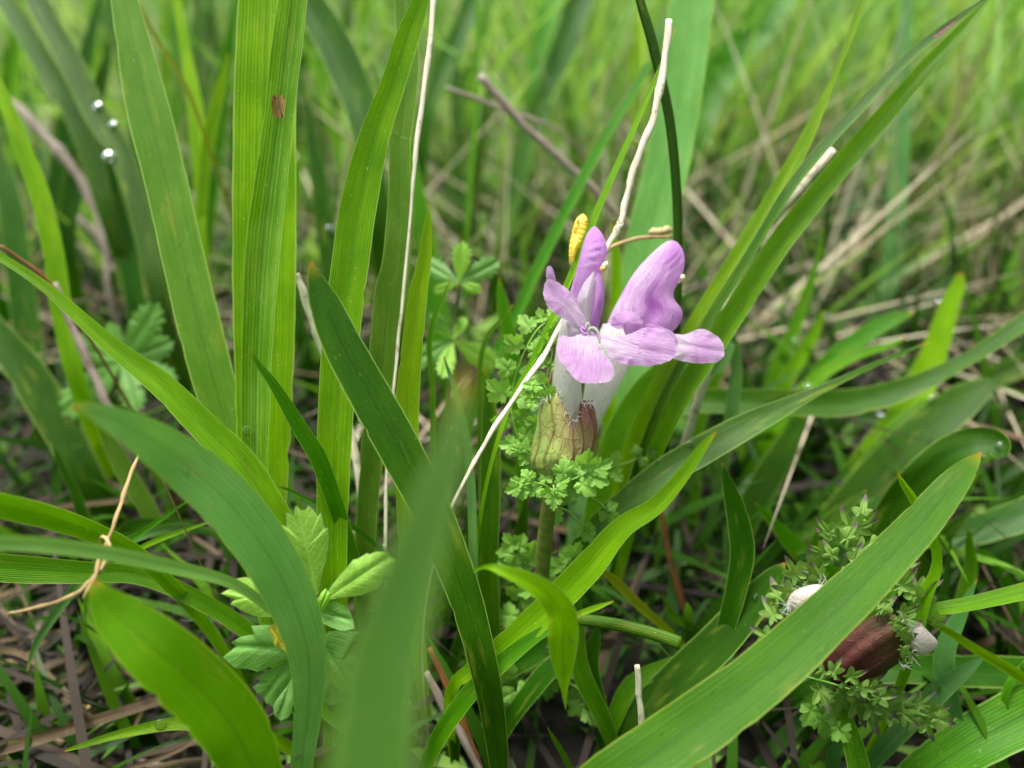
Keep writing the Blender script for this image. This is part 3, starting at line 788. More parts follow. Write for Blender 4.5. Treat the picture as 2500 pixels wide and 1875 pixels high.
# --- blurred blades of the tussock behind, each one still a blade of its own
BACK = [
 ('blurred blue-green blade with big dewdrops behind the olive blade', 'dusky', [(85, -10, 52), (174, 154, 56), (231, 270, 56), (301, 386, 54), (347, 540, 48), (372, 660, 46)], (134, 130), 8, 0.15, 'o'),
 ('blurred green blade parallel to the dewdrop blade', 'dark', [(10, -10, 46), (96, 135, 52), (165, 240, 52), (215, 360, 50), (250, 480, 44)], (146, 142), 8, 0.15, 'o'),
 ('pale blurred blade curving down past the dead brown stem', 'bright', [(-12, 195, 30), (30, 290, 34), (58, 367, 40), (100, 482, 44), (131, 617, 46), (150, 754, 46), (175, 880, 42)], (116, 118), 8, 0.2, 'o'),
 ('yellow-green blurred blade forking behind the olive blade', 'lime', [(430, -10, 20), (455, 135, 26), (478, 270, 38), (486, 386, 34), (488, 480, 26), (490, 560, 22)], (134, 132), 8, 0.2, 'o'),
 ('yellow-green pointed blade with a red tip leaning on the forked one', 'lime', [(557, 130, 2), (548, 180, 16), (538, 220, 24), (513, 328, 32), (500, 420, 26), (494, 520, 22)], (128, 132), 8, 0.2, 'p'),
 ('blurred broad dark blade behind the kinked bright blade', 'dark', [(745, -10, 74), (800, 80, 84), (838, 154, 88), (885, 270, 84), (905, 390, 70)], (136, 132), 8, 0.15, 'o'),
 ('first dark blade of the blurred sheaf above the grey broken stem', 'dark', [(1420, -10, 66), (1378, 110, 66), (1335, 230, 60), (1282, 347, 50), (1250, 480, 40)], (182, 178), 8, 0.2, 'o'),
 ('second paler blade of the blurred sheaf above the grey broken stem', 'mid', [(1345, -10, 54), (1320, 120, 56), (1300, 260, 50), (1275, 400, 44), (1262, 500, 36)], (190, 184), 8, 0.2, 'o'),
 ('thin upright green stem crossing the blurred sheaf', 'mid', [(1167, -10, 14), (1166, 130, 15), (1160, 300, 15), (1146, 460, 14), (1140, 560, 14)], (142, 140), 8, 0.3, 'o'),
 ('blurred dark leaning blade next to the tall white stalk', 'dark', [(1160, -10, 50), (1118, 90, 52), (1082, 170, 50), (1050, 260, 42)], (168, 164), 8, 0.2, 'o'),
 ('blurred broad blade leaning out behind the broad blue-green blade', 'mid', [(1900, -10, 88), (1830, 90, 92), (1760, 180, 90), (1710, 280, 76), (1680, 400, 60)], (205, 200), 8, 0.2, 'o'),
 ('blurred dark blade tip behind the sprig of tormentil', 'dark', [(1292, 300, 6), (1280, 360, 34), (1262, 440, 44), (1240, 520, 44), (1225, 600, 40)], (165, 162), 8, 0.2, 'p'),
 ('blurred wide dark blade at the foot of the dead brown stem', 'dark', [(-20, 330, 37.2), (20, 470, 49.6), (40, 600, 55.8), (60, 760, 59.5), (80, 900, 55.8)], (150, 146), 8, 0.15, 'o'),
 ('blurred wide dark blade under the long arching bright blade', 'dark', [(-20, 800, 62.0), (60, 900, 80.6), (130, 1010, 86.8), (190, 1120, 74.4)], (122, 122), 8, 0.15, 'o'),
 ('dim spotted dying blade below the orange tip of the wide arching blade', 'olive', [(240, 1010, 14.9), (270, 1080, 34.7), (310, 1160, 42.2), (360, 1240, 40.9), (400, 1330, 34.7)], (112, 116), 8, 0.15, 'c'),
]
for L, m, pts, d, roll, fold, tip in BACK:
    blade(L, m, pts, d, roll, fold, tip)

blade('russet thin withered blade crossing behind the olive blade', 'withered',
      [(320, -20, 10), (332, 0, 12), (370, 73, 13), (455, 216, 12), (500, 330, 10)], (118, 122), 10, 0.3, 'o', ext=10)
stalk('thick dead brown stem arching through the blurred tussock', 'greybrown',
      [(-20, 215, 21.6), (60, 280, 23.0), (130, 355, 24.5), (185, 420, 24.5), (225, 500, 20.2), (252, 580, 17.3), (262, 680, 15.8)], (150, 150), True)
stalk('short pale twig beside the dead brown stem', 'greybrown', [(190, 530, 11.5), (225, 560, 11.5), (260, 610, 10.1)], (152, 152), True)
stalk('dead purplish stem rising behind the long arching bright blade', 'greybrown',
      [(135, 690, 14.4), (165, 770, 18.7), (205, 860, 21.6), (240, 940, 23.0), (270, 1010, 23.0)], (112, 114), True)
stalk('thin brown blade edge along the long arching bright blade', 'brown', [(0, 600, 8), (60, 640, 10), (120, 690, 10), (160, 740, 8)], (100, 104), True)

LY = 'brown dead grass blade lying on the soil under the widest arching blade'
for pts, d in (([(-30, 1835, 60), (120, 1795, 56), (260, 1750, 50), (420, 1700, 44), (520, 1660, 30)], (97, 104)), ([(-30, 1750, 30), (90, 1700, 30), (220, 1610, 26), (330, 1500, 20)], (102, 116)),
               ([(-30, 1585, 26), (60, 1600, 28), (150, 1680, 26), (240, 1770, 20)], (108, 100)), ([(300, 1880, 26), (390, 1850, 26), (470, 1810, 24), (520, 1760, 16)], (96, 100)),
               ([(-30, 1690, 22), (60, 1640, 26), (110, 1560, 22), (140, 1480, 16)], (104, 116)), ([(-20, 1270, 24), (120, 1240, 26), (260, 1225, 26), (380, 1215, 20)], (118, 124))):
    tag(blade(LY, 'deadblade', [(x, y, w * 0.5) for x, y, w in pts], d, (20, -20), 0.3, 'c', 'dead blades lying on the soil', ground=False, wob=0.15), LY, 'dead blade').name = 'dead_grass_blade'
r4 = random.Random(5)
for i in range(16):
    x0, y0 = r4.uniform(-60, 420), r4.uniform(1560, 1870)
    a = R(r4.uniform(-15, 60)); L = r4.uniform(160, 420)
    gd = lambda y: HCAM * 1000 / (math.sin(PITCH) + (y - 937) / F * math.cos(PITCH)) * 0.975
    pts = [(x0 + math.cos(a) * L * f, y0 - math.sin(a) * L * f + 30 * math.sin(f * 3 + i), r4.uniform(9, 24), gd(y0 - math.sin(a) * L * f) - i % 4) for f in (0, 0.35, 0.7, 1.0)]
    stalk('thin dead stem in the tangle of brown litter under the hooked stalk', r4.choice(['deadwood', 'deadwood', 'greybrown', 'tan']), pts, (100, 100), False, 'dead stems tangled on the soil', n=6, flat=0.35)
stalk('pair of crossed dead stems beside the foot of the close blurred blade, grey one', 'greybrown', [(1040, 1640, 18), (1080, 1720, 20), (1130, 1800, 20), (1170, 1880, 18)], (96, 96), True)
stalk('pair of crossed dead stems beside the foot of the close blurred blade, rusty one', 'brown', [(1048, 1580, 14), (1085, 1660, 18), (1120, 1740, 18), (1160, 1840, 16)], (98, 97), True)
stalk('thin purple-brown stem standing in the dark gap beyond the kinked blade', 'brown', [(1612, 1230, 10), (1625, 1310, 14), (1650, 1420, 15), (1690, 1540, 16), (1700, 1580, 16)], (112, 114), True)

GL = 'short shaded blade in the dark gap between the big arching blades'
r3 = random.Random(77)
for i in range(64):
    x0, y0 = r3.uniform(-50, 2550), r3.uniform(1180, 1830)
    if x0 < 560 and y0 > 1450: continue
    gd = HCAM * 1000 / (math.sin(PITCH) + (y0 - 937) / F * math.cos(PITCH))
    dpt = gd * r3.uniform(0.86, 0.95)
    L = r3.uniform(160, 380); a = R(r3.uniform(25, 155)); w = r3.uniform(16, 56)
    tx, ty = x0 + math.cos(a) * L, y0 - math.sin(a) * L
    bx, by = r3.uniform(-50, 50), r3.uniform(-50, 10)
    dt = min(dpt, HCAM * 1000 / (math.sin(PITCH) + (ty - 937) / F * math.cos(PITCH)) * 0.95) - r3.uniform(0, 6)
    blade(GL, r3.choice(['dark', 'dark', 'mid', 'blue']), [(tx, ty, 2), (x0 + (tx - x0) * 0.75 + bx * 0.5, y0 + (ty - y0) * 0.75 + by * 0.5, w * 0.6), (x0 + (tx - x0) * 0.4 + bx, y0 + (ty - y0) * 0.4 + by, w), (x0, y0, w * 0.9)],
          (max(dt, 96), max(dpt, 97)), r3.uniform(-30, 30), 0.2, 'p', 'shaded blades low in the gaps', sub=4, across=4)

# filler blades: the unlit depth of the tussock and the meadow's taller leaves; nothing but their place tells them apart
FG = 'blurred blades filling the tussock'
FL = 'blurred green blade standing in the tussock behind the broad upright blades'
r2 = random.Random(23)
for i in range(66):
    dpt = r2.uniform(132, 250)
    x0 = r2.uniform(-160, 900) if i < 54 else r2.uniform(900, 1200)
    lean = r2.uniform(-160, 160)
    yb = r2.uniform(520, 900) - (dpt - 140) * 2.4
    yt = yb - r2.uniform(380, 800)
    w = r2.uniform(18, 60) * 140 / dpt
    pts = [(x0 + lean, yt, 2), (x0 + lean * 0.8, yt + (yb - yt) * 0.2, w * 0.55), (x0 + lean * 0.5, yt + (yb - yt) * 0.45, w * 0.9), (x0 + lean * 0.2, yt + (yb - yt) * 0.75, w), (x0, yb, w * 0.9)]
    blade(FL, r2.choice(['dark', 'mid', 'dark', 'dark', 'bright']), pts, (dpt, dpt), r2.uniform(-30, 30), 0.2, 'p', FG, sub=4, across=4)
FG2 = 'blurred blades in the meadow behind the flower'
FL2 = 'blurred slender blade standing in the open meadow behind the flowers'
for i in range(56):
    dpt = r2.uniform(190, 420)
    x0 = r2.uniform(1150, 2600)
    lean = r2.uniform(-60, 240)
    yb = r2.uniform(300, 560) - (dpt - 190) * 1.0
    yt = yb - r2.uniform(180, 420)
    w = r2.uniform(12, 32) * 200 / dpt
    pts = [(x0 + lean, yt, 2), (x0 + lean * 0.75, yt + (yb - yt) * 0.2, w * 0.55), (x0 + lean * 0.5, yt + (yb - yt) * 0.45, w * 0.9), (x0 + lean * 0.2, yt + (yb - yt) * 0.75, w), (x0, yb, w * 0.9)]
    blade(FL2, r2.choice(['blue', 'mid', 'lime', 'bright', 'mid']), pts, (dpt, dpt), r2.uniform(-30, 30), 0.2, 'p', FG2, sub=4, across=4)

# ------------------------------------------------------------------ leaf and petal surfaces
def nz3(p, f, seed=0.0):
    return (math.sin(p.x * f + seed) * math.cos(p.y * f * 1.31 + seed * 2.1) + math.sin(p.z * f * 0.83 + seed * 1.7 + p.x * f * 0.6)) * 0.5

def patch(mb, outline, centre, bulge=0.0, attach=None, rings=7, sub=5, rough=0.0, seed=0.0, closed_smooth=True, deep_r=0.0, crease=0.0, ruffle=0.0):
    """a curved leaf or petal: rings of a closed outline of (x, y, depth) photo points shrunk towards centre; bulge in mm towards the viewer"""
    ol = cr_closed(outline, sub) if closed_smooth else np.array(outline, float)
    c = np.array(centre, float)
    if ruffle:
        for i_ in range(len(ol)):
            ol[i_, :2] = c[:2] + (ol[i_, :2] - c[:2]) * (1 + 0.012 * math.sin(i_ * 2.1 + seed) + 0.010 * math.sin(i_ * 0.9 + seed * 2))
    at = np.array(attach if attach is not None else outline[0], float)
    far = max(np.hypot(ol[:, 0] - at[0], ol[:, 1] - at[1]))
    ax = np.array([c[0] - at[0], c[1] - at[1]]); L = np.hypot(*ax) or 1.0; ax = ax / L
    rows = []
    def put(q, s_):
        w = P(q[0], q[1], q[2])
        dx, dy = q[0] - at[0], q[1] - at[1]
        dist = math.hypot(dx, dy) / far
        al = (dx * ax[0] + dy * ax[1]) / far
        ac = (-dx * ax[1] + dy * ax[0]) / far
        lift = bulge * (1 - s_ * s_) - crease * math.exp(-(ac / 0.05) ** 2) * min(1, dist * 3)
        if ruffle:
            th_ = math.atan2(q[1] - c[1], q[0] - c[0])
            lift += ruffle * s_ ** 2.5 * (math.sin(th_ * 7 + seed * 3) + 0.6 * math.sin(th_ * 13 + seed)) + 0.5 * ruffle * math.sin(ac * 26 + seed) * dist
        if rough:
            lift += rough * nz3(w, 1500, seed) * (0.35 + 0.65 * s_)
        w = w + (CAM - w).normalized() * (lift / 1000)
        tone = min(1.0, max(0.0, (dist - 0.12) / 0.5))
        deep = max(0.0, 1 - dist / deep_r) if deep_r else 0.0
        return mb.add(w, (ac * 2, al), (tone, deep, s_))
    cen = put(c, 0.0)
    for k in range(1, rings + 1):
        s_ = k / rings
        rows.append([put(c + (q - c) * s_, s_) for q in ol])
    n = len(ol)
    for i in range(n):
        mb.f.append((cen, rows[0][(i + 1) % n], rows[0][i]))
    mb.grid(rows, True)

def loft(mb, rows_in, n=28, sub=6, disp=None, tone=None, power=1.0, a0=0.0, a1=2 * math.pi, d_off=0.0):
    """closed body from rows (xl, yl, xr, yr, depth, thickness mm): an ellipse between the two outline points, thick along the view"""
    rr = cr(rows_in, sub)
    rows = []
    full = abs(a1 - a0 - 2 * math.pi) < 1e-3
    m = n if full else n + 1
    for i, (xl, yl, xr, yr, d, th) in enumerate(rr):
        v = i / (len(rr) - 1)
        A, B = P(xl, yl, d), P(xr, yr, d)
        c = (A + B) * 0.5; hx = (B - A) * 0.5
        dv = (c - CAM).normalized()
        row = []
        for k in range(m):
            a = a0 + (a1 - a0) * k / n
            ca, sa = math.cos(a), math.sin(a)
            if power != 1.0:
                sa = math.copysign(abs(sa) ** power, sa)
            co = c + hx * ca - dv * (sa * th / 2000)
            if disp:
                co = co - dv * disp(a, v, ca) / 1000
            t = tone(a, v, ca) if tone else (v, 0, 0)
            row.append(mb.add(co, (a / 6.283 * 3, v * 2), t))
        rows.append(row)
    mb.grid(rows, full)
    if full:
        mb.f.append(tuple(reversed(rows[0]))); mb.f.append(tuple(rows[-1]))

Z4 = lambda x, y: (1280 + x * 0.2713, 500 + y * 0.2713)      # the flower close-up's coordinates -> photo pixels
def ol4(pts, dfun):
    out = []
    for q in pts:
        x, y = Z4(q[0], q[1])
        out.append((x, y, dfun(q[0], q[1])))
    return out

def empty_part(name, parent, at):
    o = bpy.data.objects.new(name, None)
    o.empty_display_size = 0.003
    scene.collection.objects.link(o)
    o.parent = parent
    o.location = Vector(at) - parent.location
    return o

def tube_part(name, mat, pts, parent, n=8, sub=6, d=(86, 86), flat=1.0):
    mb = MB(); sweep_tube(mb, resample_path(pts, d, sub), n, flat=flat)
    return build(mb, name, M[mat], parent)

def blob_part(name, mat, x, y, d, r, parent, sq=(1, 1, 1), lump=0.12):
    mb = MB(); c = P(x, y, d); rad = r * px(d)
    rows = []
    for i in range(9):
        th = math.pi * i / 8
        row = []
        for k in range(12):
            ph = 2 * math.pi * k / 12
            q = Vector((math.sin(th) * math.cos(ph) * sq[0], math.sin(th) * math.sin(ph) * sq[1], math.cos(th) * sq[2]))
            q *= 1 + lump * math.sin(q.x * 4 + x) * math.cos(q.z * 5 + y)
            row.append(mb.add(c + q * rad, (k / 12, i / 8), (0.5, 0, 0)))
        rows.append(row)
    mb.grid(rows, True)
    return build(mb, name, M[mat], parent)

def hairs(parent, pts, length, rad, spread, count, mat='hair', seed=1):
    """fine hairs standing on a line of world points"""
    mb = MB(); rr = random.Random(seed)
    for _ in range(count):
        k = rr.random() * (len(pts) - 1); i = int(k); f = k - i
        p = pts[i].lerp(pts[min(i + 1, len(pts) - 1)], f)
        dirv = (Vector((rr.uniform(-1, 1), rr.uniform(-1, 1), rr.uniform(-1, 1))) * spread + (CAM - p).normalized() * 0.6).normalized()
        L = length * rr.uniform(0.5, 1.2)
        mid = p + dirv * L * 0.5 + Vector((rr.uniform(-1, 1), rr.uniform(-1, 1), rr.uniform(-1, 1))) * L * 0.15
        sweep_tube(mb, [[p, rad], [mid, rad * 0.8], [p + dirv * L, rad * 0.3]], 3, cap=False)
    o = build(mb, 'hair', M[mat], parent)
    o['kind'] = 'stuff'
    return o

# ------------------------------------------------------------------ lousewort in flower
stem_path = extend_ground(resample_path([(1352, 1172, 36), (1340, 1235, 38), (1330, 1320, 37), (1322, 1430, 36)], (87, 99), 5), 1.0)
lw = thing('lousewort_plant', 'flowering lousewort with two lilac hooded flowers above a swollen veined calyx', 'flower', stem_path[-1][0])
mb = MB(); sweep_tube(mb, stem_path, 10); build(mb, 'stem', M['stem'], lw)

def make_flower_front():
    fl = empty_part('flower', lw, P(1395, 1000, 87))
    # corolla tube rising out of the calyx
    mb = MB()
    loft(mb, [(1374, 1120, 1412, 1120, 88, 1.6), (1366, 1060, 1420, 1060, 88, 2.2), (1352, 985, 1422, 985, 87.5, 3.0), (1348, 930, 1420, 930, 87, 3.4), (1356, 860, 1432, 860, 86.5, 3.6), (1366, 800, 1452, 805, 86.5, 3.4), (1378, 755, 1460, 765, 87, 2.6)],
         n=24, disp=lambda a, v, ca: 0.18 * math.cos(a * 5), tone=lambda a, v, ca: (max(0, v - 0.6) * 1.6, 0, 0))
    build(mb, 'corolla_tube', M['petal_white'], fl)
    # hood, closed above and narrowing into the tube
    def wr(a, v, ca):
        s_ = math.sin(a)
        if s_ <= 0: return 0.0
        k = math.exp(-((v - 0.36) / 0.11) ** 2) * math.exp(-((ca - 0.15) / 0.5) ** 2)
        return k * (0.14 * math.sin(v * 84 + ca * 2.5) + 0.07 * math.sin(v * 130 - ca * 7)) - 0.55 * max(0, v - 0.42) * math.exp(-((ca + 0.2) / 0.35) ** 2) + 0.25 * math.exp(-((ca + 0.78) / 0.10) ** 2)
    def tn(a, v, ca):
        deep = 0.25 + 0.55 * math.exp(-((v - 0.26) / 0.14) ** 2) * math.exp(-(ca / 0.7) ** 2) * 0.7 + (0.4 * max(0, v - 0.4) if ca > -0.4 else 0)
        return (1.0 - 0.35 * v, min(0.7, deep * 0.55), 0)
    rows = [(1448, 552, 1454, 552, 86.5, 0.6), (1439, 562, 1467, 566, 86, 2.4), (1430, 577, 1476, 583, 85.6, 3.6), (1420, 608, 1482, 608, 85.3, 4.4), (1412, 641, 1476, 641, 85.3, 4.6), (1402, 676, 1468, 678, 85.5, 4.2), (1392, 712, 1475, 706, 85.8, 3.8), (1384, 745, 1474, 745, 86, 3.2), (1382, 775, 1466, 775, 86.2, 2.8), (1384, 800, 1458, 803, 86.4, 2.2)]
    mb = MB(); loft(mb, rows, n=36, sub=8, disp=wr, tone=tn)
    build(mb, 'hood', M['petal'], fl)
    # pale inner lip seen through the opening of the hood
    mb = MB()
    inner = [(1451, 658), (1437, 676), (1424, 694), (1411, 724), (1410, 745), (1421, 765), (1436, 792), (1443, 770), (1448, 730), (1455, 690)]
    patch(mb, [(x, y, 83.4 + (y - 660) * 0.006) for x, y in inner], (1433, 724, 83.3), 0.25, (1436, 792), rough=0.05)
    build(mb, 'inner_lip', M['petal_white'], fl)
    # margin of the hood on the near side
    mb = MB()
    m2 = [(1454, 662), (1466, 672), (1474, 694), (1475, 728), (1468, 766), (1459, 800), (1443, 792), (1444, 760), (1450, 720), (1456, 690)]
    patch(mb, [(x, y, 83.6 + (y - 660) * 0.005) for x, y in m2], (1459, 730, 83.4), 0.3, (1450, 800), rough=0.06, deep_r=0.9)
    build(mb, 'hood_margin', M['petal'], fl)
    # lower lip: three lobes
    A1 = [(172, 790), (178, 740), (208, 660), (240, 660), (290, 690), (380, 752), (470, 850), (540, 990), (562, 1075), (515, 1105), (430, 1065), (330, 1012), (240, 950), (186, 865)]
    mb = MB(); patch(mb, ol4(A1, lambda x, y: 84.4 - (560 - x) * 0.0042 + (y - 650) * -0.0006), (*Z4(360, 890), 83.2), 0.3, Z4(560, 1085) + (84,), rings=12, rough=0.10, seed=1.1, ruffle=0.12, crease=0.15)
    o = build(mb, 'lip_lobe', M['petal'], fl)
    tipo = [(205, 668), (196, 610), (203, 565), (230, 548), (250, 565), (268, 610), (284, 690), (250, 672)]
    mb = MB(); patch(mb, ol4(tipo, lambda x, y: 82.5 - (670 - y) * 0.003), (*Z4(236, 620), 82.2), 0.15, Z4(240, 680) + (82.5,), deep_r=0.5)
    build(mb, 'folded_tip', M['petal'], o)
    A2 = [(296, 1240), (312, 1196), (350, 1178), (430, 1188), (520, 1158), (600, 1140), (650, 1190), (672, 1250), (700, 1312), (762, 1392), (806, 1480), (802, 1550), (760, 1588), (700, 1602), (600, 1608), (500, 1594), (440, 1548), (372, 1462), (312, 1384), (290, 1300)]
    mb = MB(); patch(mb, ol4(A2, lambda x, y: 83.6 - (y - 1150) * 0.0085 - (x - 300) * 0.0008), (*Z4(545, 1360), 81.5), 0.28, Z4(580, 1140) + (83.8,), rings=14, rough=0.09, seed=2.3, ruffle=0.13, crease=0.18)
    build(mb, 'lip_lobe', M['petal'], fl)
    A3 = [(690, 1172), (770, 1180), (850, 1184), (960, 1160), (1060, 1112), (1160, 1104), (1270, 1140), (1346, 1216), (1372, 1300), (1342, 1376), (1300, 1404), (1240, 1430), (1180, 1440), (1120, 1456), (1050, 1446), (980, 1450), (910, 1434), (850, 1420), (770, 1378), (735, 1300), (690, 1238)]
    mb = MB(); patch(mb, ol4(A3, lambda x, y: 84.0 - (x - 690) * 0.0018 - (y - 1150) * 0.0032), (*Z4(1030, 1290), 82.6), 0.25, Z4(670, 1200) + (84,), rings=14, rough=0.08, seed=3.7, ruffle=0.13, crease=0.2)
    build(mb, 'lip_lobe', M['petal'], fl)
    # throat: pale cup under the left lobe, two curled ridges, magenta folds
    mb = MB(); th = [(385, 1050), (450, 1075), (520, 1100), (545, 1150), (500, 1190), (430, 1200), (395, 1180), (385, 1120)]
    patch(mb, ol4(th, lambda x, y: 84.6), (*Z4(450, 1130), 84.3), 0.4, Z4(520, 1100) + (84.6,), deep_r=0.4)
    build(mb, 'throat', M['petal_white'], fl)
    tube_part('throat_ridge', 'petal_white', [(*Z4(548, 1120), 3), (*Z4(560, 1075), 6), (*Z4(578, 1072), 7), (*Z4(585, 1100), 6), (*Z4(575, 1140), 3)], fl, d=(83, 83.2))
    tube_part('throat_ridge', 'petal_white', [(*Z4(575, 1140), 3), (*Z4(590, 1112), 6), (*Z4(625, 1108), 7), (*Z4(655, 1135), 7), (*Z4(672, 1180), 6), (*Z4(680, 1225), 5), (*Z4(676, 1250), 2)], fl, d=(83, 82.8))
    for q in ([(505, 1105, 2), (520, 1140, 5), (545, 1165, 5), (570, 1150, 3)], [(622, 1130, 2), (640, 1170, 6), (655, 1215, 7), (660, 1260, 2)], [(508, 1085, 2), (530, 1110, 5), (552, 1125, 4), (560, 1110, 2)]):
        tube_part('throat_fold', 'magenta', [(*Z4(a, b), c) for a, b, c in q], fl, d=(83.2, 83.0))
    blob_part('anther', 'pollen', *Z4(705, 578), 82.9, 7.5, fl, (1, 1, 1.2))
    blob_part('anther', 'stigma', *Z4(728, 548), 83.2, 8, fl, (1, 1, 1.3))
    blob_part('anther', 'pollen', *Z4(742, 520), 83.4, 4, fl, (1, 1, 1))
make_flower_front()

def make_flower_side():
    fl = empty_part('flower', lw, P(1450, 1040, 91))
    mb = MB()
    loft(mb, [(1418, 1110, 1450, 1110, 90.5, 1.6), (1418, 1050, 1462, 1046, 91, 2.4), (1424, 970, 1498, 970, 92, 3.4), (1436, 900, 1536, 898, 93, 3.8), (1456, 830, 1570, 835, 94, 3.8), (1472, 790, 1590, 800, 95, 3.0)],
         n=24, disp=lambda a, v, ca: 0.15 * math.cos(a * 5), tone=lambda a, v, ca: (max(0, v - 0.5) * 1.4, 0, 0))
    build(mb, 'corolla_tube', M['petal_white'], fl)
    def wr(a, v, ca):
        s_ = math.sin(a)
        if s_ <= 0: return 0.0
        k = math.exp(-((v - 0.26) / 0.10) ** 2) * math.exp(-((ca - 0.45) / 0.45) ** 2)
        r = k * 0.2 * math.sin(v * 70 + ca * 15) + 0.10 * math.sin(ca * 14 + v * 5) * math.exp(-((v - 0.55) / 0.3) ** 2)
        r -= 0.9 * math.exp(-((v - 0.68) / 0.16) ** 2) * math.exp(-((ca - 0.18) / 0.22) ** 2)
        r += 0.5 * math.exp(-((v - 0.75) / 0.2) ** 2) * math.exp(-((ca + 0.12) / 0.10) ** 2)
        return r
    def tn(a, v, ca):
        t = 0.25 + 0.75 * min(1, max(0, (ca + 0.75) / 0.9)) * (1 - 0.15 * v)
        deep = 0.45 * math.exp(-((v - 0.17) / 0.12) ** 2) * math.exp(-((ca - 0.5) / 0.5) ** 2) + 0.75 * math.exp(-((v - 0.66) / 0.2) ** 2) * math.exp(-((ca - 0.15) / 0.3) ** 2)
        return (t, min(0.9, deep), 0)
    rows4 = [(1318, 320, 1340, 320, 0.6), (1270, 336, 1384, 345, 2.2), (1200, 388, 1425, 405, 3.2), (1105, 478, 1443, 480, 3.8), (1020, 572, 1436, 575, 4.0), (950, 672, 1404, 668, 4.0), (885, 785, 1350, 765, 3.8), (838, 872, 1352, 850, 3.8), (795, 950, 1410, 930, 3.8), (765, 1020, 1424, 1000, 3.6), (735, 1090, 1392, 1075, 3.2), (712, 1150, 1330, 1140, 2.6), (700, 1195, 1200, 1180, 1.6)]
    rows = []
    for xl, yl, xr, yr, th in rows4:
        a, b = Z4(xl, yl), Z4(xr, yr)
        rows.append((a[0], a[1], b[0], b[1], 94.5, th))
    mb = MB(); loft(mb, rows, n=44, sub=7, disp=wr, tone=tn)
    build(mb, 'hood', M['petal'], fl)
    B1 = [(782, 1082), (798, 1005), (868, 966), (960, 962), (1030, 1005), (1068, 1062), (1040, 1105), (1000, 1150), (930, 1180), (900, 1150), (880, 1085), (830, 1090)]
    mb = MB(); patch(mb, ol4(B1, lambda x, y: 91.4 - (1060 - x) * 0.003), (*Z4(930, 1060), 90.6), 0.7, Z4(1010, 1140) + (91,), rings=9, rough=0.06, deep_r=0.6, ruffle=0.12)
    build(mb, 'lip_lobe', M['petal'], fl)
    B2 = [(1340, 1172), (1450, 1166), (1560, 1120), (1650, 1130), (1742, 1190), (1782, 1238), (1802, 1320), (1790, 1368), (1740, 1412), (1640, 1426), (1500, 1420), (1350, 1384), (1290, 1300)]
    mb = MB(); patch(mb, ol4(B2, lambda x, y: 92.5 - (x - 1340) * 0.002 - (y - 1150) * 0.004), (*Z4(1540, 1280), 91.2), 0.22, Z4(1320, 1240) + (92.5,), rings=12, rough=0.08, seed=4.4, ruffle=0.14, crease=0.2)
    build(mb, 'lip_lobe', M['petal'], fl)
    mb = MB(); B3 = [(1090, 1080), (1180, 1082), (1260, 1110), (1340, 1150), (1380, 1240), (1250, 1200), (1150, 1140)]
    patch(mb, ol4(B3, lambda x, y: 91.6), (*Z4(1230, 1140), 91.4), 0.2, Z4(1150, 1120) + (91.6,), deep_r=0.8)
    build(mb, 'throat', M['petal'], fl)
    blob_part('anther', 'stigma', *Z4(1420, 660), 94.0, 8.5, fl, (0.9, 1, 1.2), 0.05)
    tube_part('style', 'stigma', [(*Z4(1390, 705), 3), (*Z4(1402, 690), 4), (*Z4(1418, 668), 4)], fl, d=(94, 94))
make_flower_side()

# --- the swollen calyx
def make_calyx():
    mb = MB()
    CZ = lambda x, y: (1180 + x * 0.2712, 850 + y * 0.2712)
    edgeL = [(330, 560), (480, 500), (700, 480), (900, 430), (1000, 410), (1090, 432), (1170, 520), (1200, 570)]
    edgeR = [(330, 960), (480, 990), (700, 1030), (900, 1025), (1000, 1002), (1090, 915), (1170, 770), (1200, 700)]
    ey = [e[0] for e in edgeL]
    L = lambda y: np.interp(y, ey, [e[1] for e in edgeL])
    Rr = lambda y: np.interp(y, ey, [e[1] for e in edgeR])
    ts = [0.0, 0.12, 0.24, 0.36, 0.50, 0.615, 0.68, 0.76, 0.84, 0.92, 1.0]
    ty = [520, 420, 360, 420, 560, 690, 610, 480, 505, 490, 520]
    n, m = 168, 34
    ribs = [0.26, 0.62, 0.75, 0.92, 0.08]
    rows = []
    rim = []
    for j in range(m + 1):
        v = j / m
        row = []
        for k in range(n):
            a = 2 * math.pi * k / n
            s_ = (1 - math.cos(a)) / 2
            front = math.sin(a) >= 0
            top = np.interp(s_, ts, ty) if front else 470
            y = 1200 + (top - 1200) * v
            mid, half = (L(y) + Rr(y)) / 2, (Rr(y) - L(y)) / 2
            x = mid - math.cos(a) * half
            rib = max(math.exp(-((s_ - r0 + 0.03 * math.sin(y * 0.012 + r0 * 9)) / 0.017) ** 2) for r0 in ribs) if front else 0
            g = 0.22 * math.cos(a * 10)
            dep = 88.0 - math.sin(a) * (half * 0.2712 * px(88) * 1000 * 0.85 + 0.0) - rib * 0.12 - g * 0.3 * v
            X, Y = CZ(x, y)
            w = P(X, Y, dep)
            w += (CAM - w).normalized() * 0.0001 * nz3(w, 2200)
            red = 0.1 + 0.9 * min(1, max(0, (s_ - 0.25) / 0.6)) * (0.35 + 0.65 * v)
            row.append(mb.add(w, (k / n * 3, v), (red, rib * min(1, v * 4), v)))
            if j == m and front: rim.append(w)
        rows.append(row)
    mb.grid(rows, True)
    mb.f.append(tuple(reversed(rows[0])))
    c = build(mb, 'calyx', M['calyx'], lw)
    hairs(c, rim, 0.0011, 0.00003, 0.7, 190)
make_calyx()

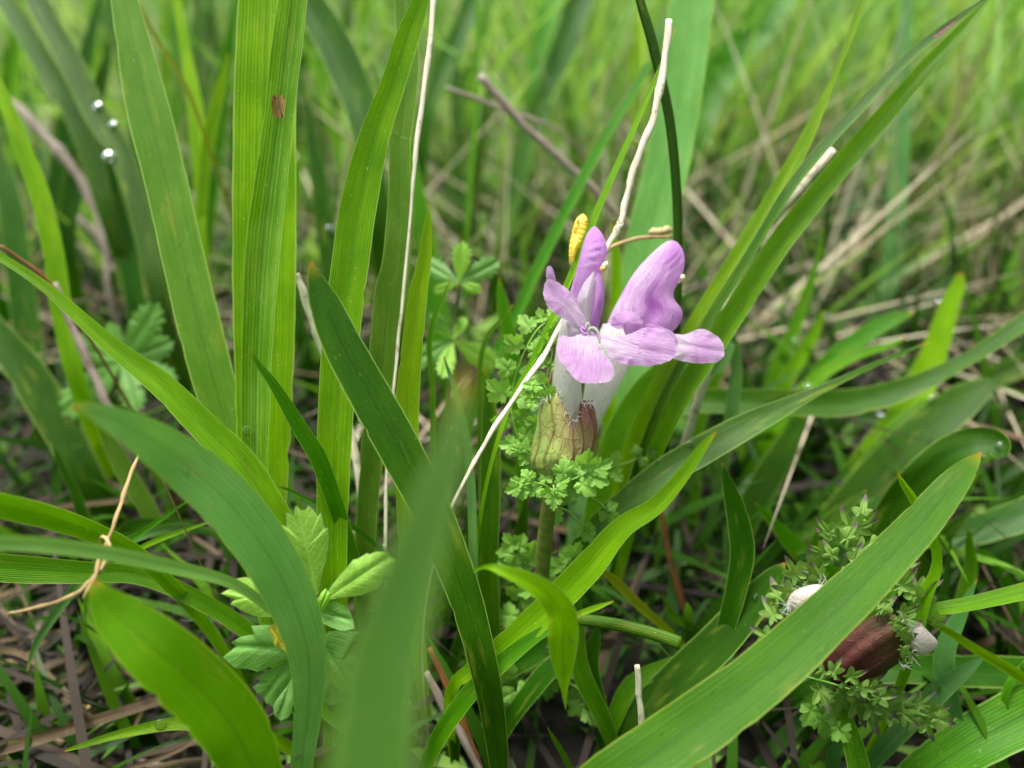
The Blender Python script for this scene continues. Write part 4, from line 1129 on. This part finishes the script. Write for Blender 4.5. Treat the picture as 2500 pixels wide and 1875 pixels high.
# --- crisped feathery leaves of the lousewort
def leaflet(parent, x, y, d, size, ang, mat, seed, lobes=5, stretch=1.15, pointed=False):
    """one crisped, toothed leaflet pointing along ang (degrees, 0 = right, 90 = up in the photo)"""
    rr = random.Random(seed)
    ol = []
    n = lobes * 2 + 1
    ca, sa = math.cos(R(ang)), math.sin(R(ang))
    pts = []
    N = 64
    tilt = rr.uniform(-0.6, 0.6); tilt2 = rr.uniform(-0.5, 0.5)
    for k in range(N):
        th = -math.pi + 2 * math.pi * k / N
        base = 0.30 + 0.70 * (0.5 + 0.5 * math.cos(th)) ** 0.7
        tooth = 0.62 + 0.36 * abs(math.cos(th * lobes / 2)) + 0.20 * abs(math.cos(th * lobes * 1.5))
        if pointed:
            tooth = 0.46 + 0.26 * abs(math.cos(th * lobes / 2)) + 0.36 * (1 - abs(math.sin(th * lobes / 2)))
        r = size * base * tooth * 0.66
        lx, ly = r * math.cos(th) * stretch + size * 0.45, r * math.sin(th)
        X, Y = x + lx * ca - ly * sa, y - (lx * sa + ly * ca)
        D = d + (lx * tilt + ly * tilt2) * px(d) * 1000 - 0.25 * abs(math.sin(th * 2)) * size / 40
        pts.append((X, Y, D))
    mb = MB()
    lx = size * 0.5
    patch(mb, pts, (x + lx * ca, y - lx * sa, d + lx * tilt * px(d) * 1000), rr.uniform(-0.4, 0.6) * size / 50, (x, y, d), rings=6, closed_smooth=False, rough=0.24, seed=seed, crease=0.08)
    return build(mb, 'leaflet', M[mat], parent)

def feather_leaf(parent, pts, d, size, pairs, mat, seed, spread=62, w=9, taper=0.6):
    size *= 1.4; w *= 0.6
    """pinnate leaf: a stalk along pts from base to tip with toothed leaflets on both sides"""
    rr = random.Random(seed)
    path = resample_path([(x, y, w) for x, y in pts], d, 6)
    mb = MB(); sweep_tube(mb, path, 6)
    lf = build(mb, 'leaf', M['leafstalk'], parent)
    c = cr([(x, y) for x, y in pts], 12)
    for i in range(pairs):
        f = 0.15 + 0.8 * i / max(1, pairs - 1)
        k = int(f * (len(c) - 2))
        x, y = c[k]
        dx, dy = c[k + 1] - c[k]
        ang = math.degrees(math.atan2(-dy, dx))
        dd = d[0] + (d[1] - d[0]) * f
        sz = size * (1 - taper * abs(f - 0.4)) * rr.uniform(0.85, 1.15)
        for sgn in (-1, 1):
            leaflet(lf, x, y, dd - 0.3 * rr.random(), sz, ang + sgn * (spread + rr.uniform(-14, 14)), mat, seed * 31 + i * 2 + sgn, rr.choice([5, 6]) if mat == 'feather_purple' else rr.choice([3, 4, 5]), 1.5 if mat == 'feather_purple' else 1.15, mat == 'feather_purple')
    x, y = c[-1]
    leaflet(lf, x, y, d[1], size * 0.8, math.degrees(math.atan2(-(c[-1][1] - c[-3][1]), c[-1][0] - c[-3][0])), mat, seed * 31 + 77)
    return lf

feather_leaf(lw, [(1300, 1130), (1262, 1060), (1248, 980), (1268, 890), (1305, 815), (1335, 785)], (93, 92), 40, 7, 'feather', 3)
feather_leaf(lw, [(1330, 1080), (1322, 1010), (1330, 940), (1345, 880), (1352, 830)], (92, 91), 30, 4, 'feather', 5)
feather_leaf(lw, [(1330, 1180), (1310, 1120), (1282, 1105)], (89, 87), 30, 2, 'feather', 6)
feather_leaf(lw, [(1345, 1192), (1320, 1182), (1296, 1180), (1276, 1186)], (86.5, 83.8), 32, 3, 'feather', 7, 56)
feather_leaf(lw, [(1350, 1185), (1352, 1188), (1352, 1200)], (85, 83.5), 32, 2, 'feather', 8, 70)
feather_leaf(lw, [(1362, 1188), (1390, 1174), (1414, 1164), (1436, 1154)], (85.5, 83.5), 44, 3, 'feather', 9, 58)
feather_leaf(lw, [(1370, 1190), (1420, 1205), (1460, 1225), (1485, 1250)], (92, 94), 26, 2, 'feather', 10)
feather_leaf(lw, [(1360, 1170), (1450, 1150), (1520, 1135), (1570, 1112)], (97, 101), 28, 3, 'feather', 11)
feather_leaf(lw, [(1340, 1230), (1380, 1245), (1410, 1270), (1425, 1290)], (93, 93), 30, 2, 'feather', 12)
feather_leaf(lw, [(1330, 1440), (1300, 1410), (1275, 1370), (1262, 1350)], (99, 96), 40, 3, 'feather', 13)
feather_leaf(lw, [(1325, 1450), (1360, 1420), (1385, 1390), (1395, 1370)], (100, 98), 36, 3, 'feather', 14)
feather_leaf(lw, [(1320, 1560), (1290, 1530), (1270, 1490), (1276, 1450)], (104, 100), 40, 3, 'feather', 15)
feather_leaf(lw, [(1320, 1620), (1290, 1640), (1270, 1660), (1265, 1690)], (104, 100), 44, 3, 'feather', 16)
feather_leaf(lw, [(1330, 1640), (1370, 1660), (1410, 1680), (1430, 1720)], (104, 100), 40, 3, 'feather', 17)
# curled leafy tooth of the calyx
ct = feather_leaf(lw, [(1342, 985), (1336, 955), (1318, 938), (1302, 950), (1300, 975)], (84.5, 83.5), 20, 4, 'feather', 18, 50, 10)

# ------------------------------------------------------------------ budding lousewort, half hidden by the big diagonal blade
BZ = lambda x, y: (1600 + x * 0.4069, 1200 + y * 0.4069)
bp_path = extend_ground(resample_path([(2050, 1640, 34), (2045, 1680, 34), (2040, 1720, 34)], (92, 96), 5), 1.0)
bl = thing('budding_lousewort', 'budding lousewort with purple-tipped bracts, dark red calyx and two cream buds', 'flower', bp_path[-1][0])
mb = MB(); sweep_tube(mb, bp_path, 10); build(mb, 'stem', M['stem'], bl)
def body_part(name, mat, rows4, parent, n=26, tone=None, disp=None):
    rows = []
    for xl, yl, xr, yr, d, th in rows4:
        k_ = 0.86 if name == 'calyx' else 1.0
        mx_, my_ = (xl + xr) / 2, (yl + yr) / 2
        xl, yl, xr, yr, th = mx_ + (xl - mx_) * k_, my_ + (yl - my_) * k_, mx_ + (xr - mx_) * k_, my_ + (yr - my_) * k_, th * k_
        a, b = BZ(xl, yl), BZ(xr, yr)
        rows.append((a[0], a[1], b[0], b[1], d, th))
    mb = MB(); loft(mb, rows, n=n, sub=6, tone=tone, disp=disp)
    return build(mb, name, M[mat], parent)
cx = body_part('calyx', 'calyx_red', [(1010, 1110, 1170, 1215, 92, 4), (975, 1010, 1240, 1195, 91.5, 6), (1080, 880, 1345, 1135, 90.5, 7), (1210, 770, 1455, 1065, 89.8, 7.2), (1335, 705, 1535, 1000, 89.2, 6.6), (1430, 720, 1560, 930, 88.7, 4.8)], bl,
               tone=lambda a, v, ca: (1.0 - 1.0 * max(0, v - 0.45) / 0.55, max(0.0, math.cos(a * 6 + 1.0) - 0.8) * 4, v * 0.9), disp=lambda a, v, ca: 0.34 * math.cos(a * 7 + 1.0) + 0.10 * math.sin(a * 17 + v * 9) + 0.08 * math.sin(v * 60 + a * 5))
body_part('bud', 'bud_white', [(1460, 800, 1540, 950, 88.8, 4.2), (1500, 760, 1600, 985, 88.5, 4.4), (1560, 760, 1660, 960, 88.3, 3.8), (1620, 820, 1690, 930, 88.2, 2.4), (1680, 880, 1697, 905, 88.2, 0.6)], bl,
          tone=lambda a, v, ca: (v * 0.6, 0, 0))
body_part('bud', 'bud_white', [(830, 770, 920, 830, 88.5, 2.0), (790, 680, 1010, 760, 88, 4.0), (820, 610, 1070, 660, 87.6, 4.4), (880, 575, 1075, 600, 87.6, 3.6), (950, 556, 1040, 565, 87.8, 1.6)], bl,
          tone=lambda a, v, ca: (v * 0.3, 0, 0), disp=lambda a, v, ca: 0.25 * math.exp(-((ca - 0.1) / 0.12) ** 2) * (1 if math.sin(a) > 0 else 0))
hairs(bl, [P(*BZ(*q), 86.6) for q in ((800, 760), (790, 690), (830, 620), (900, 570), (980, 555), (1060, 580))], 0.0014, 0.00003, 1.0, 60, seed=4)
hairs(cx, [P(*BZ(*q), 86.0) for q in ((1460, 720), (1520, 780), (1545, 860), (1550, 950), (1520, 1030), (1470, 1050))], 0.0012, 0.00003, 1.0, 36, seed=5)
rb = random.Random(99)
def bract(x, y, d, size, ang, seed, lobes=4, mat='feather_purple'):
    X, Y = BZ(x, y)
    return leaflet(bl, X, Y, d, size * 0.98, ang, mat, seed, lobes, 1.5, True)
for i, (x, y, sz, ang, d) in enumerate([
    (1230, 200, 52, 80, 90), (1180, 270, 56, 110, 89.5), (1150, 250, 58, 25, 89), (1080, 290, 50, 130, 89), (1120, 340, 52, 60, 88.5), (1060, 380, 46, 160, 88.5), (1190, 390, 52, 40, 88.4),
    (1090, 440, 48, 120, 88), (1180, 470, 50, 70, 88), (1040, 470, 46, 150, 88), (1270, 360, 50, 35, 88.5), (1290, 430, 46, 10, 88.6), (1010, 560, 46, 120, 88.6), (950, 520, 52, 100, 88.8), (880, 560, 58, 120, 89.0),
    (860, 610, 48, 165, 89), (1120, 560, 44, 60, 87.6), (760, 700, 56, 110, 92), (740, 800, 56, 120, 92), (720, 900, 50, 150, 92), (1390, 560, 60, 35, 89), (1430, 620, 62, 50, 89), (1400, 690, 40, 120, 87.6), (1520, 650, 66, 30, 89.4), (1560, 700, 60, 50, 90),
    (1470, 760, 40, -10, 86.2), (1440, 740, 42, 20, 86.0), (1330, 730, 44, 40, 86.2), (1390, 770, 40, -20, 85.6), (1290, 700, 44, 80, 86.6), (1430, 840, 38, -10, 85.2), (1450, 930, 36, -30, 85.2), (1120, 1130, 46, 20, 87.5), (1190, 1170, 44, -10, 87.6), (1040, 1130, 46, 60, 87.8), (1260, 1190, 40, 10, 88), (1460, 880, 30, 0, 86.2), (1500, 970, 30, -30, 87), (1640, 790, 40, 20, 90.5), (1480, 490, 36, 30, 91)]):
    bract(x, y, d, sz, ang, 500 + i, rb.choice([5, 5, 6]))
    if i % 3: continue
    bract(x + rb.uniform(-45, 45), y + rb.uniform(-25, 45), d + rb.uniform(0.3, 1.6), sz * 0.85, ang + rb.uniform(-50, 50), 700 + i, rb.choice([4, 5]))
feather_leaf(bl, [BZ(900, 1110), BZ(1050, 1150), BZ(1200, 1200), BZ(1300, 1260)], (90, 89), 50, 4, 'feather_purple', 61, 45)
feather_leaf(bl, [BZ(1180, 1240), BZ(1350, 1280), BZ(1500, 1310), BZ(1640, 1350)], (91, 90), 46, 5, 'feather_purple', 62, 40)
feather_leaf(bl, [BZ(960, 1240), BZ(1000, 1310), BZ(1060, 1380)], (92, 92), 46, 3, 'feather', 63, 45)

# ------------------------------------------------------------------ tormentil sprigs
TZ = lambda x, y: (520 + x * 0.3314, 1200 + y * 0.3314)
def tleaf(parent, outline, centre, attach, d0, d1, mat='tormentil', bulge=0.5, seed=0.0, zmap=TZ, name='leaf'):
    """toothed leaflet from a traced outline; depth d0 at its base, d1 at its far end"""
    ax, ay = attach
    far = max(math.hypot(x - ax, y - ay) for x, y in outline)
    dens = []
    n = len(outline)
    for i in range(n):
        a, b = outline[i], outline[(i + 1) % n]
        for k in range(3):
            dens.append((a[0] + (b[0] - a[0]) * k / 3, a[1] + (b[1] - a[1]) * k / 3))
    dd = lambda x, y: d0 + (d1 - d0) * math.hypot(x - ax, y - ay) / far
    mb = MB()
    patch(mb, [(*zmap(x, y), dd(x, y)) for x, y in dens], (*zmap(*centre), dd(*centre)), bulge, (*zmap(ax, ay), d0), rings=9, closed_smooth=False, rough=0.16, seed=seed, crease=0.35)
    return build(mb, name, M[mat], parent)

tp_path = extend_ground(resample_path([(778, 1462, 12), (772, 1500, 12), (775, 1560, 12)], (84, 88), 5), 1.0)
tor = thing('tormentil_sprig', 'fresh tormentil sprig with toothed leaflets behind the wide blue-green arching blade', 'plant', tp_path[-1][0])
mb = MB(); sweep_tube(mb, tp_path, 8); build(mb, 'stem', M['stem'], tor)
tleaf(tor, [(765, 775), (700, 660), (610, 480), (540, 340), (500, 240), (540, 262), (535, 148), (595, 170), (600, 112), (618, 98), (650, 132), (680, 128), (704, 96), (750, 140), (775, 180), (795, 150), (812, 205), (830, 280), (845, 262), (858, 300), (856, 400), (832, 520), (800, 650), (780, 760)], (690, 420), (770, 775), 83.5, 81.5, 'tormentil', 0.5, 1)
tleaf(tor, [(835, 780), (850, 720), (940, 605), (985, 560), (1030, 500), (1070, 492), (1130, 452), (1160, 458), (1200, 440), (1290, 440), (1312, 480), (1350, 500), (1330, 560), (1320, 610), (1270, 650), (1215, 715), (1150, 745), (1080, 770), (960, 785), (860, 800)], (1090, 620), (838, 790), 83.2, 81.8, 'tormentil', 0.6, 2)
tleaf(tor, [(785, 880), (815, 845), (850, 820), (900, 808), (960, 830), (1005, 868), (1030, 930), (1044, 1008), (990, 1024), (930, 1024), (870, 1000), (815, 975), (790, 930)], (910, 915), (790, 880), 83.2, 82.6, 'tormentil_far', -0.4, 3)
tleaf(tor, [(470, 800), (400, 720), (320, 640), (235, 628), (160, 640), (152, 660), (185, 690), (110, 720), (55, 752), (100, 775), (160, 795), (125, 830), (180, 860), (220, 885), (285, 912), (340, 930), (430, 930), (480, 880)], (300, 780), (480, 830), 83.5, 82.5, 'tormentil', 0.5, 4)
tleaf(tor, [(600, 1140), (540, 1060), (480, 1000), (400, 980), (330, 985), (280, 990), (300, 1050), (200, 1070), (130, 1110), (170, 1140), (70, 1220), (110, 1260), (160, 1300), (260, 1310), (330, 1330), (430, 1280), (560, 1230)], (350, 1150), (600, 1170), 86, 86.5, 'tormentil_far', 0.5, 5)
tleaf(tor, [(600, 1220), (540, 1260), (460, 1290), (380, 1330), (320, 1375), (345, 1400), (290, 1440), (320, 1480), (370, 1510), (390, 1560), (450, 1590), (520, 1480), (590, 1360)], (450, 1420), (600, 1220), 86.5, 88, 'tormentil_far', 0.4, 6)
tleaf(tor, [(590, 1360), (540, 1440), (470, 1530), (440, 1580), (450, 1650), (500, 1690), (560, 1660), (600, 1560)], (530, 1550), (600, 1340), 86, 84.5, 'tormentil_far', 0.3, 7)
tleaf(tor, [(800, 1080), (850, 1030), (960, 1020), (1085, 1035), (1040, 1090), (965, 1165), (1020, 1180), (1085, 1235), (1060, 1340), (1100, 1420), (1040, 1500), (960, 1560), (870, 1580), (800, 1540), (760, 1400), (770, 1200)], (920, 1300), (790, 1080), 88, 89, 'tormentil_far', 0.6, 8)
tleaf(tor, [(770, 800), (795, 745), (830, 712), (858, 740), (860, 800), (835, 850), (800, 885), (775, 850)], (815, 800), (785, 870), 82.8, 82.2, 'tormentil', 0.7, 9, name='leaf_bud')
tleaf(tor, [(405, 1010), (430, 975), (470, 965), (520, 1040), (545, 1110), (545, 1190), (490, 1150), (455, 1150), (445, 1090)], (480, 1070), (545, 1190), 84.5, 84, 'yellowleaf', 0.4, 10, name='withered_leaf')

def fan_sprig(label, cx, cy, d, size, angs, mat, seed, group=None, stem_to=None, name='tormentil_sprig'):
    rr = random.Random(seed)
    path = extend_ground(resample_path([(cx, cy, 10), (cx - 4, cy + 60, 10), (cx - 6, cy + 130, 10)], (d, d + 6), 4), 1.0)
    t = thing(name, label, 'plant', path[-1][0], group)
    mb = MB(); sweep_tube(mb, path, 6); build(mb, 'stem', M['stem'], t)
    for a, k, mm in angs:
        L = size * k
        ca, sa = math.cos(R(a)), math.sin(R(a))
        prof = [(0, 0.03), (0.2, 0.13), (0.4, 0.24), (0.56, 0.31), (0.58, 0.24), (0.70, 0.34), (0.72, 0.25), (0.84, 0.31), (0.85, 0.19), (0.96, 0.18), (0.94, 0.09)]
        side = [(f, w) for f, w in prof]
        pts = [(f, w) for f, w in side] + [(1.02, 0.0)] + [(f, -w) for f, w in reversed(side)]
        ol = [(cx + (f * ca - 0.78 * w * sa) * L, cy - (f * sa + 0.78 * w * ca) * L) for f, w in pts]
        tleaf(t, ol, (cx + 0.55 * ca * L, cy - 0.55 * sa * L), (cx, cy), d, d + rr.uniform(-5, 4), mm, rr.uniform(0.2, 0.6), rr.random() * 9, zmap=lambda x, y: (x, y))
    return t
fan_sprig('pinched young tormentil sprig with a bright top leaf, behind the slim pointed blade', 1120, 690, 108, 108, [(84, 0.95, 'tormentil'), (150, 0.95, 'tormentil_far'), (28, 1.05, 'tormentil_far'), (-20, 0.55, 'tormentil'), (200, 0.6, 'tormentil')], 'tormentil', 41)
fan_sprig('second whorl of tormentil leaves under the pinched young sprig', 1105, 830, 112, 108, [(60, 0.6, 'tormentil'), (130, 0.8, 'tormentil_far'), (-30, 1.2, 'tormentil'), (210, 1.1, 'tormentil_far'), (255, 0.9, 'tormentil')], 'tormentil', 42)
fan_sprig('blurred tormentil sprig with spreading leaves, behind the long arching bright blade', 300, 880, 122, 165, [(58, 1.0, 'tormentil_far'), (165, 1.0, 'tormentil_far'), (20, 0.8, 'tormentil_far'), (-25, 0.9, 'tormentil_far'), (222, 1.2, 'tormentil_far'), (285, 0.8, 'tormentil_far'), (110, 0.6, 'tormentil_far')], 'tormentil_far', 43)

# ------------------------------------------------------------------ the yellow insect on its blade
nyp = [(1425, 523, 8), (1423, 532, 24), (1420, 544, 33), (1417, 560, 37), (1413, 578, 37), (1408, 596, 35), (1403, 616, 29), (1398, 632, 19), (1394, 645, 6)]
ny = thing('leafhopper_nymph', 'yellow speckled leafhopper nymph clinging head-up to the thin green blade', 'insect', P(1410, 640, 92.3))
path = resample_path(nyp, (92.2, 92.2), 9)
path = [[p, r * (1 + 0.035 * math.sin(i * 2 * math.pi / 6.0)) if 14 < i else r] for i, (p, r) in enumerate(path)]
mb = MB(); sweep_tube(mb, path, 18, flat=0.75); build(mb, 'body', M['nymph'], ny)
mb = MB()
patch(mb, [(1408, 574, 91.2), (1400, 590, 91.1), (1395, 615, 91.2), (1394, 640, 91.6), (1402, 634, 91.2), (1408, 612, 91.0), (1412, 590, 91.0)], (1402, 606, 90.9), 0.2, (1409, 574))
build(mb, 'wing_pad', M['nymph'], ny)
blob_part('eye', 'nymph_leg', 1411, 540, 91.4, 3.2, ny)
blob_part('eye', 'nymph_leg', 1432, 541, 91.4, 3.0, ny)
for q in ([(1434, 540, 2), (1440, 534, 1.6), (1446, 530, 1)], [(1410, 555, 3), (1404, 560, 2.4), (1402, 568, 1.6)], [(1402, 600, 3), (1396, 604, 2), (1394, 612, 1.4)], [(1396, 630, 2.4), (1390, 640, 2), (1396, 648, 1.4)], [(1425, 570, 3), (1433, 574, 2.4), (1437, 580, 1.6)], [(1418, 596, 3), (1425, 600, 2.4), (1428, 606, 1.6)]):
    tube_part('leg', 'nymph_leg', q, ny, n=5, d=(91.8, 90.8))
hairs(ny, [P(1393, 628, 91.6), P(1392, 640, 91.6), P(1393, 647, 91.8)], 0.0007, 0.00002, 1.0, 14, 'nymph_leg', 8)

# pale seed on the thin dry stem
sd = thing('dry_seed_head', 'small pale seed head on the thin dry stem by the rush stem', 'seed head', P(1618, 574, 101))
blob_part('seed', 'seed', 1604, 566, 101, 12, sd, (1.6, 1, 0.8), 0.2)
blob_part('seed', 'seed', 1628, 562, 101.3, 11, sd, (1.3, 1, 0.9), 0.2)
tube_part('stem', 'tan', [(1596, 572, 5), (1618, 576, 6), (1640, 577, 5)], sd, d=(101, 101))


# ------------------------------------------------------------------ meadow beyond, litter and ground cover (nobody could count these)
def clear_of_view(x, y, z):
    """False where something standing there would poke into the space between the camera and the flower"""
    v = Vector((x, y, z)) - CAM
    dep = v.dot(FWD)
    if dep < 0.004: return (Vector((x, y, 0)).length > 0.06)
    X = 1250 + v.dot(RT) / dep * F; Y = 937 - v.dot(UP) / dep * F
    inside = -200 < X < 2700 and -200 < Y < 2100
    return not (inside and (dep < 0.094 or (dep < 0.128 and z > 0.03)))

def scatter(name, label, mat, count, area, hgt, wid, lean, bend, seed, near_limit, segs=5, fall=1.0, tonep=1.0, flat=0.0, dirbias=None):
    """count curved blades on the ground: area x0,x1,y0,y1, nearer ones denser when fall > 1"""
    rr = random.Random(seed)
    mb = MB()
    made = 0; tries = 0
    while made < count and tries < count * 6:
        tries += 1
        y = area[2] + (area[3] - area[2]) * rr.random() ** fall
        xs = max(0.25, (y + 0.15)) * 0.95
        x = rr.uniform(max(area[0], -xs), min(area[1], xs))
        h = rr.uniform(*hgt) * (1.0 + 0.35 * math.sin(x * 9 + y * 5))
        if not near_limit(x, y, h): continue
        w = rr.uniform(*wid) * 0.5
        az = rr.uniform(0, 2 * math.pi) if dirbias is None else rr.gauss(dirbias, 0.8)
        ln = rr.uniform(*lean)
        bd = rr.uniform(*bend)
        dx, dy = math.cos(az), math.sin(az)
        face = az + math.pi / 2 + rr.uniform(-0.7, 0.7)
        sx, sy = math.cos(face) * w, math.sin(face) * w
        tone = min(1, max(0, rr.gauss(0.5, 0.31))) ** tonep
        z0 = ground_h(x, y) - 0.001 + flat * rr.random()
        p = Vector((x, y, z0)); ang = ln
        prev = None
        ok = True
        pts = []
        for k in range(segs + 1):
            f = k / segs
            pts.append((p.copy(), f))
            ang += bd / segs
            st = h / segs
            p = p + Vector((dx * math.sin(ang), dy * math.sin(ang), math.cos(ang))) * st
            if p.z < 0.0005: p.z = 0.0005 + rr.random() * 0.002
        if any(not clear_of_view(*q[0]) for q in pts): continue
        for q, f in pts:
            ww = (1 - f ** 2.2) * (0.75 + 0.25 * min(1, f * 4)) + 0.02
            a = mb.add(q + Vector((sx, sy, 0)) * ww, (0, f), (tone, f, 0))
            b = mb.add(q - Vector((sx, sy, 0)) * ww, (1, f), (tone, f, 0))
            if prev: mb.f.append((prev[0], prev[1], b, a))
            prev = (a, b)
        made += 1
    o = build(mb, name, M[mat])
    tag(o, label, name.replace('_', ' '), None, 'stuff')
    return o

far = lambda x, y, h: (y > 0.20 or (y > 0.14 and h < 0.05)) and (x > 0.0 or y > 0.5 or rng.random() < 0.4)
scatter('meadow_grass', 'fine green meadow grass spreading behind the flowers', 'field', 15000, (-1.3, 1.3, 0.14, 1.0), (0.03, 0.085), (0.0007, 0.0021), (0.0, 0.5), (0.1, 1.1), 1, far, fall=1.5)
scatter('meadow_grass', 'distant green meadow grass out to the far ground', 'field', 9000, (-3.0, 3.0, 0.8, 3.2), (0.05, 0.13), (0.003, 0.006), (0.0, 0.5), (0.1, 1.0), 2, far, segs=3, fall=1.2)
scatter('meadow_grass', 'blue-green grass mixed through the meadow', 'field_blue', 2000, (-1.3, 1.3, 0.16, 1.1), (0.03, 0.09), (0.001, 0.0028), (0.0, 0.5), (0.0, 0.9), 3, far, fall=1.5)
scatter('dead_grass_litter', 'pale dead straw tangled through the meadow', 'litter', 7600, (-1.2, 1.2, 0.13, 1.2), (0.02, 0.07), (0.0004, 0.0013), (0.3, 1.5), (-0.3, 0.5), 4, lambda x, y, h: y > 0.13 and (x > -0.01 or rng.random() < 0.6), fall=1.5, flat=0.012)
scatter('dead_grass_litter', 'brown dead grass lying on the soil around the stems', 'darkened', 1500, (-0.14, 0.14, 0.0, 0.19), (0.02, 0.06), (0.0005, 0.0018), (1.15, 1.6), (-0.1, 0.3), 5, lambda x, y, h: x < -0.01 or rng.random() < 0.5, tonep=1.9, flat=0.012)
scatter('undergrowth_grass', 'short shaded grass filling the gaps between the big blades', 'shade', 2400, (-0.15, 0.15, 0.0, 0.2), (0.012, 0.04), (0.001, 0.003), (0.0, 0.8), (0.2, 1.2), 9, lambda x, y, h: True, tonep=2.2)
scatter('ground_cover', 'small dark leaves and moss shoots covering the soil', 'cover', 4200, (-0.16, 0.16, 0.0, 0.30), (0.004, 0.016), (0.0012, 0.0036), (0.2, 1.3), (0.2, 1.2), 6, lambda x, y, h: True, segs=4, tonep=1.2)
scatter('ground_cover', 'low leafy herbs between the meadow grass', 'cover', 5200, (-1.0, 1.0, 0.13, 0.9), (0.008, 0.03), (0.003, 0.008), (0.3, 1.3), (0.2, 1.2), 7, lambda x, y, h: True, segs=4, fall=1.5)
# unseen grass beside and behind the camera, made tall and dense to block skylight
scatter('meadow_grass', 'unseen tall green grass beside and behind the viewpoint, thickened to block skylight', 'field', 5200, (-0.42, 0.42, -0.40, 0.30), (0.09, 0.19), (0.003, 0.006), (0.0, 0.35), (0.1, 0.8), 8,
        lambda x, y, h: math.hypot(x, y) > 0.085 and (y < -0.05 or abs(x) > 0.75 * max(0.02, y) + 0.085))

# ------------------------------------------------------------------ dew drops and the scar, set on the surfaces they cling to
bpy.context.view_layer.update()
dg = bpy.context.evaluated_depsgraph_get()
def hit(x, y):
    v = (P(x, y, 100) - CAM).normalized()
    ok, loc, nrm, idx, ob, mt = scene.ray_cast(dg, CAM, v)
    return (loc, nrm, ob) if ok else (None, None, None)

# brown scar of the narrow folded blade, burnt spot of the dark fan blade
def scar_on(host, pts, mat):
    mb = MB()
    ring = cr_closed(pts, 2)
    cen = np.mean(np.array(pts), axis=0)
    rows_ = []
    for k in range(1, 6):
        row = []
        for q in ring:
            p_ = cen + (q - cen) * k / 5
            loc, nrm, ob = hit(p_[0], p_[1])
            if loc is None or ob.name != host.name: loc = P(p_[0], p_[1], 86) if not rows_ else mb.v[rows_[-1][len(row)]].copy()
            else: loc = loc + (CAM - loc).normalized() * 0.00005
            row.append(mb.add(loc, (p_[0] / 30, p_[1] / 6), (0.5, 0, 0.45 * (1 - k / 5))))
        rows_.append(row)
    mb.grid(rows_, True)
    mb.f.append(tuple(reversed(rows_[0])))
    return build(mb, 'scar', M[mat], host)
scar_on(SCARRED, [(668, 226), (672, 240), (676, 228), (682, 238), (688, 224), (692, 244), (699, 238), (696, 264), (693, 296), (689, 278), (684, 292), (678, 284), (670, 288), (664, 270), (662, 250)], 'scar')
scar_on(BURNT, [(2276, 92), (2296, 72), (2316, 57), (2340, 42), (2330, 58), (2312, 74), (2292, 90)], 'burnt')

def drop(x, y, r, label, squash=0.4, dmax=None, group=None):
    loc, nrm, ob = hit(x, y)
    if loc is None: return
    if nrm.dot(loc - CAM) > 0: nrm = -nrm
    dep = (loc - CAM).dot(FWD) * 1000
    rad = r * px(dep)
    mb = MB()
    N = nrm.normalized(); U = N.orthogonal().normalized(); W = N.cross(U)
    c = loc + N * rad * squash * 0.55
    rows = []
    for i in range(13):
        th = math.pi * i / 12
        rows.append([mb.add(c + (N * math.cos(th) * squash + (U * math.cos(2 * math.pi * k / 20) + W * math.sin(2 * math.pi * k / 20)) * math.sin(th)) * rad) for k in range(20)])
    mb.grid(rows, True)
    o = build(mb, 'dew_drop', M['dew'], None, c)
    tag(o, label, 'dew drop', group)

DEW = [
 (240, 262, 11, 'upper big dewdrop on the blurred blue-green blade'), (278, 306, 10, 'middle dewdrop on the blurred blue-green blade'), (268, 384, 15, 'lowest and biggest dewdrop on the blurred blue-green blade'),
 (603, 1050, 13, 'dewdrop held at the foot of the scarred blade'), (393, 1768, 14, 'clear dewdrop sitting on the low orange-tipped blade'),
 (1397, 1562, 7, 'bright bead of dew on the hanging folded blade'), (1337, 1586, 9, 'dewdrop on the edge of the folded blade'),
 (1385, 905, 4, 'tiny dewdrop at the edge of the middle petal lobe'), (1560, 860, 4, 'tiny dewdrop on the broad petal lobe reaching across'), (453, 1151, 8, 'faint dewdrop on the wide blue-green arching blade'), (1466, 934, 5, 'tiny dewdrop on the middle petal lobe'),
 (2388, 1022, 12, 'dewdrop on the rim of the crumpled dark tip'), (2440, 1090, 12, 'dewdrop at the crumpled tip beside a brown edge'),
 (2272, 976, 11, 'dewdrop on the broad dark blade'), (2150, 1016, 10, 'dewdrop under the long bending blade'),
 (2018, 780, 13, 'dewdrop on the leaning blurred blade'), (1940, 838, 12, 'dewdrop on the slender upright blade'), (1940, 948, 16, 'pair dewdrop where the arching blades cross'), (1972, 950, 14, 'second pair dewdrop where the arching blades cross'),
 (2344, 640, 13, 'dewdrop on top of the bright blurred blade'), (2006, 553, 9, 'dewdrop on the tip of the slender blade'),
 (1845, 1458, 9, 'sparkling dewdrop beside the cream bud'), (1605, 1127, 6, 'tiny dewdrop by the small dark bract leaf'), (1685, 1085, 8, 'dewdrop on the shaded arching blade'),
 (938, 1340, 12, 'dewdrop where the wiry blade meets the dry stem'), (806, 562, 11, 'dewdrop behind the kinked bright blade'),
 (1958, 1352, 16, 'dewdrop beside the purple-tipped bracts'), (1735, 1690, 5, 'tiny dewdrop on the edge of the big diagonal blade'), (1612, 1788, 6, 'small dewdrop at the edge of the big diagonal blade'),
 (2290, 735, 9, 'dewdrop low on the bright blurred blade'), (725, 1845, 9, 'dewdrop among the hairs at the blade foot'),
]
for x, y, r, L in DEW:
    drop(x, y, r, L)
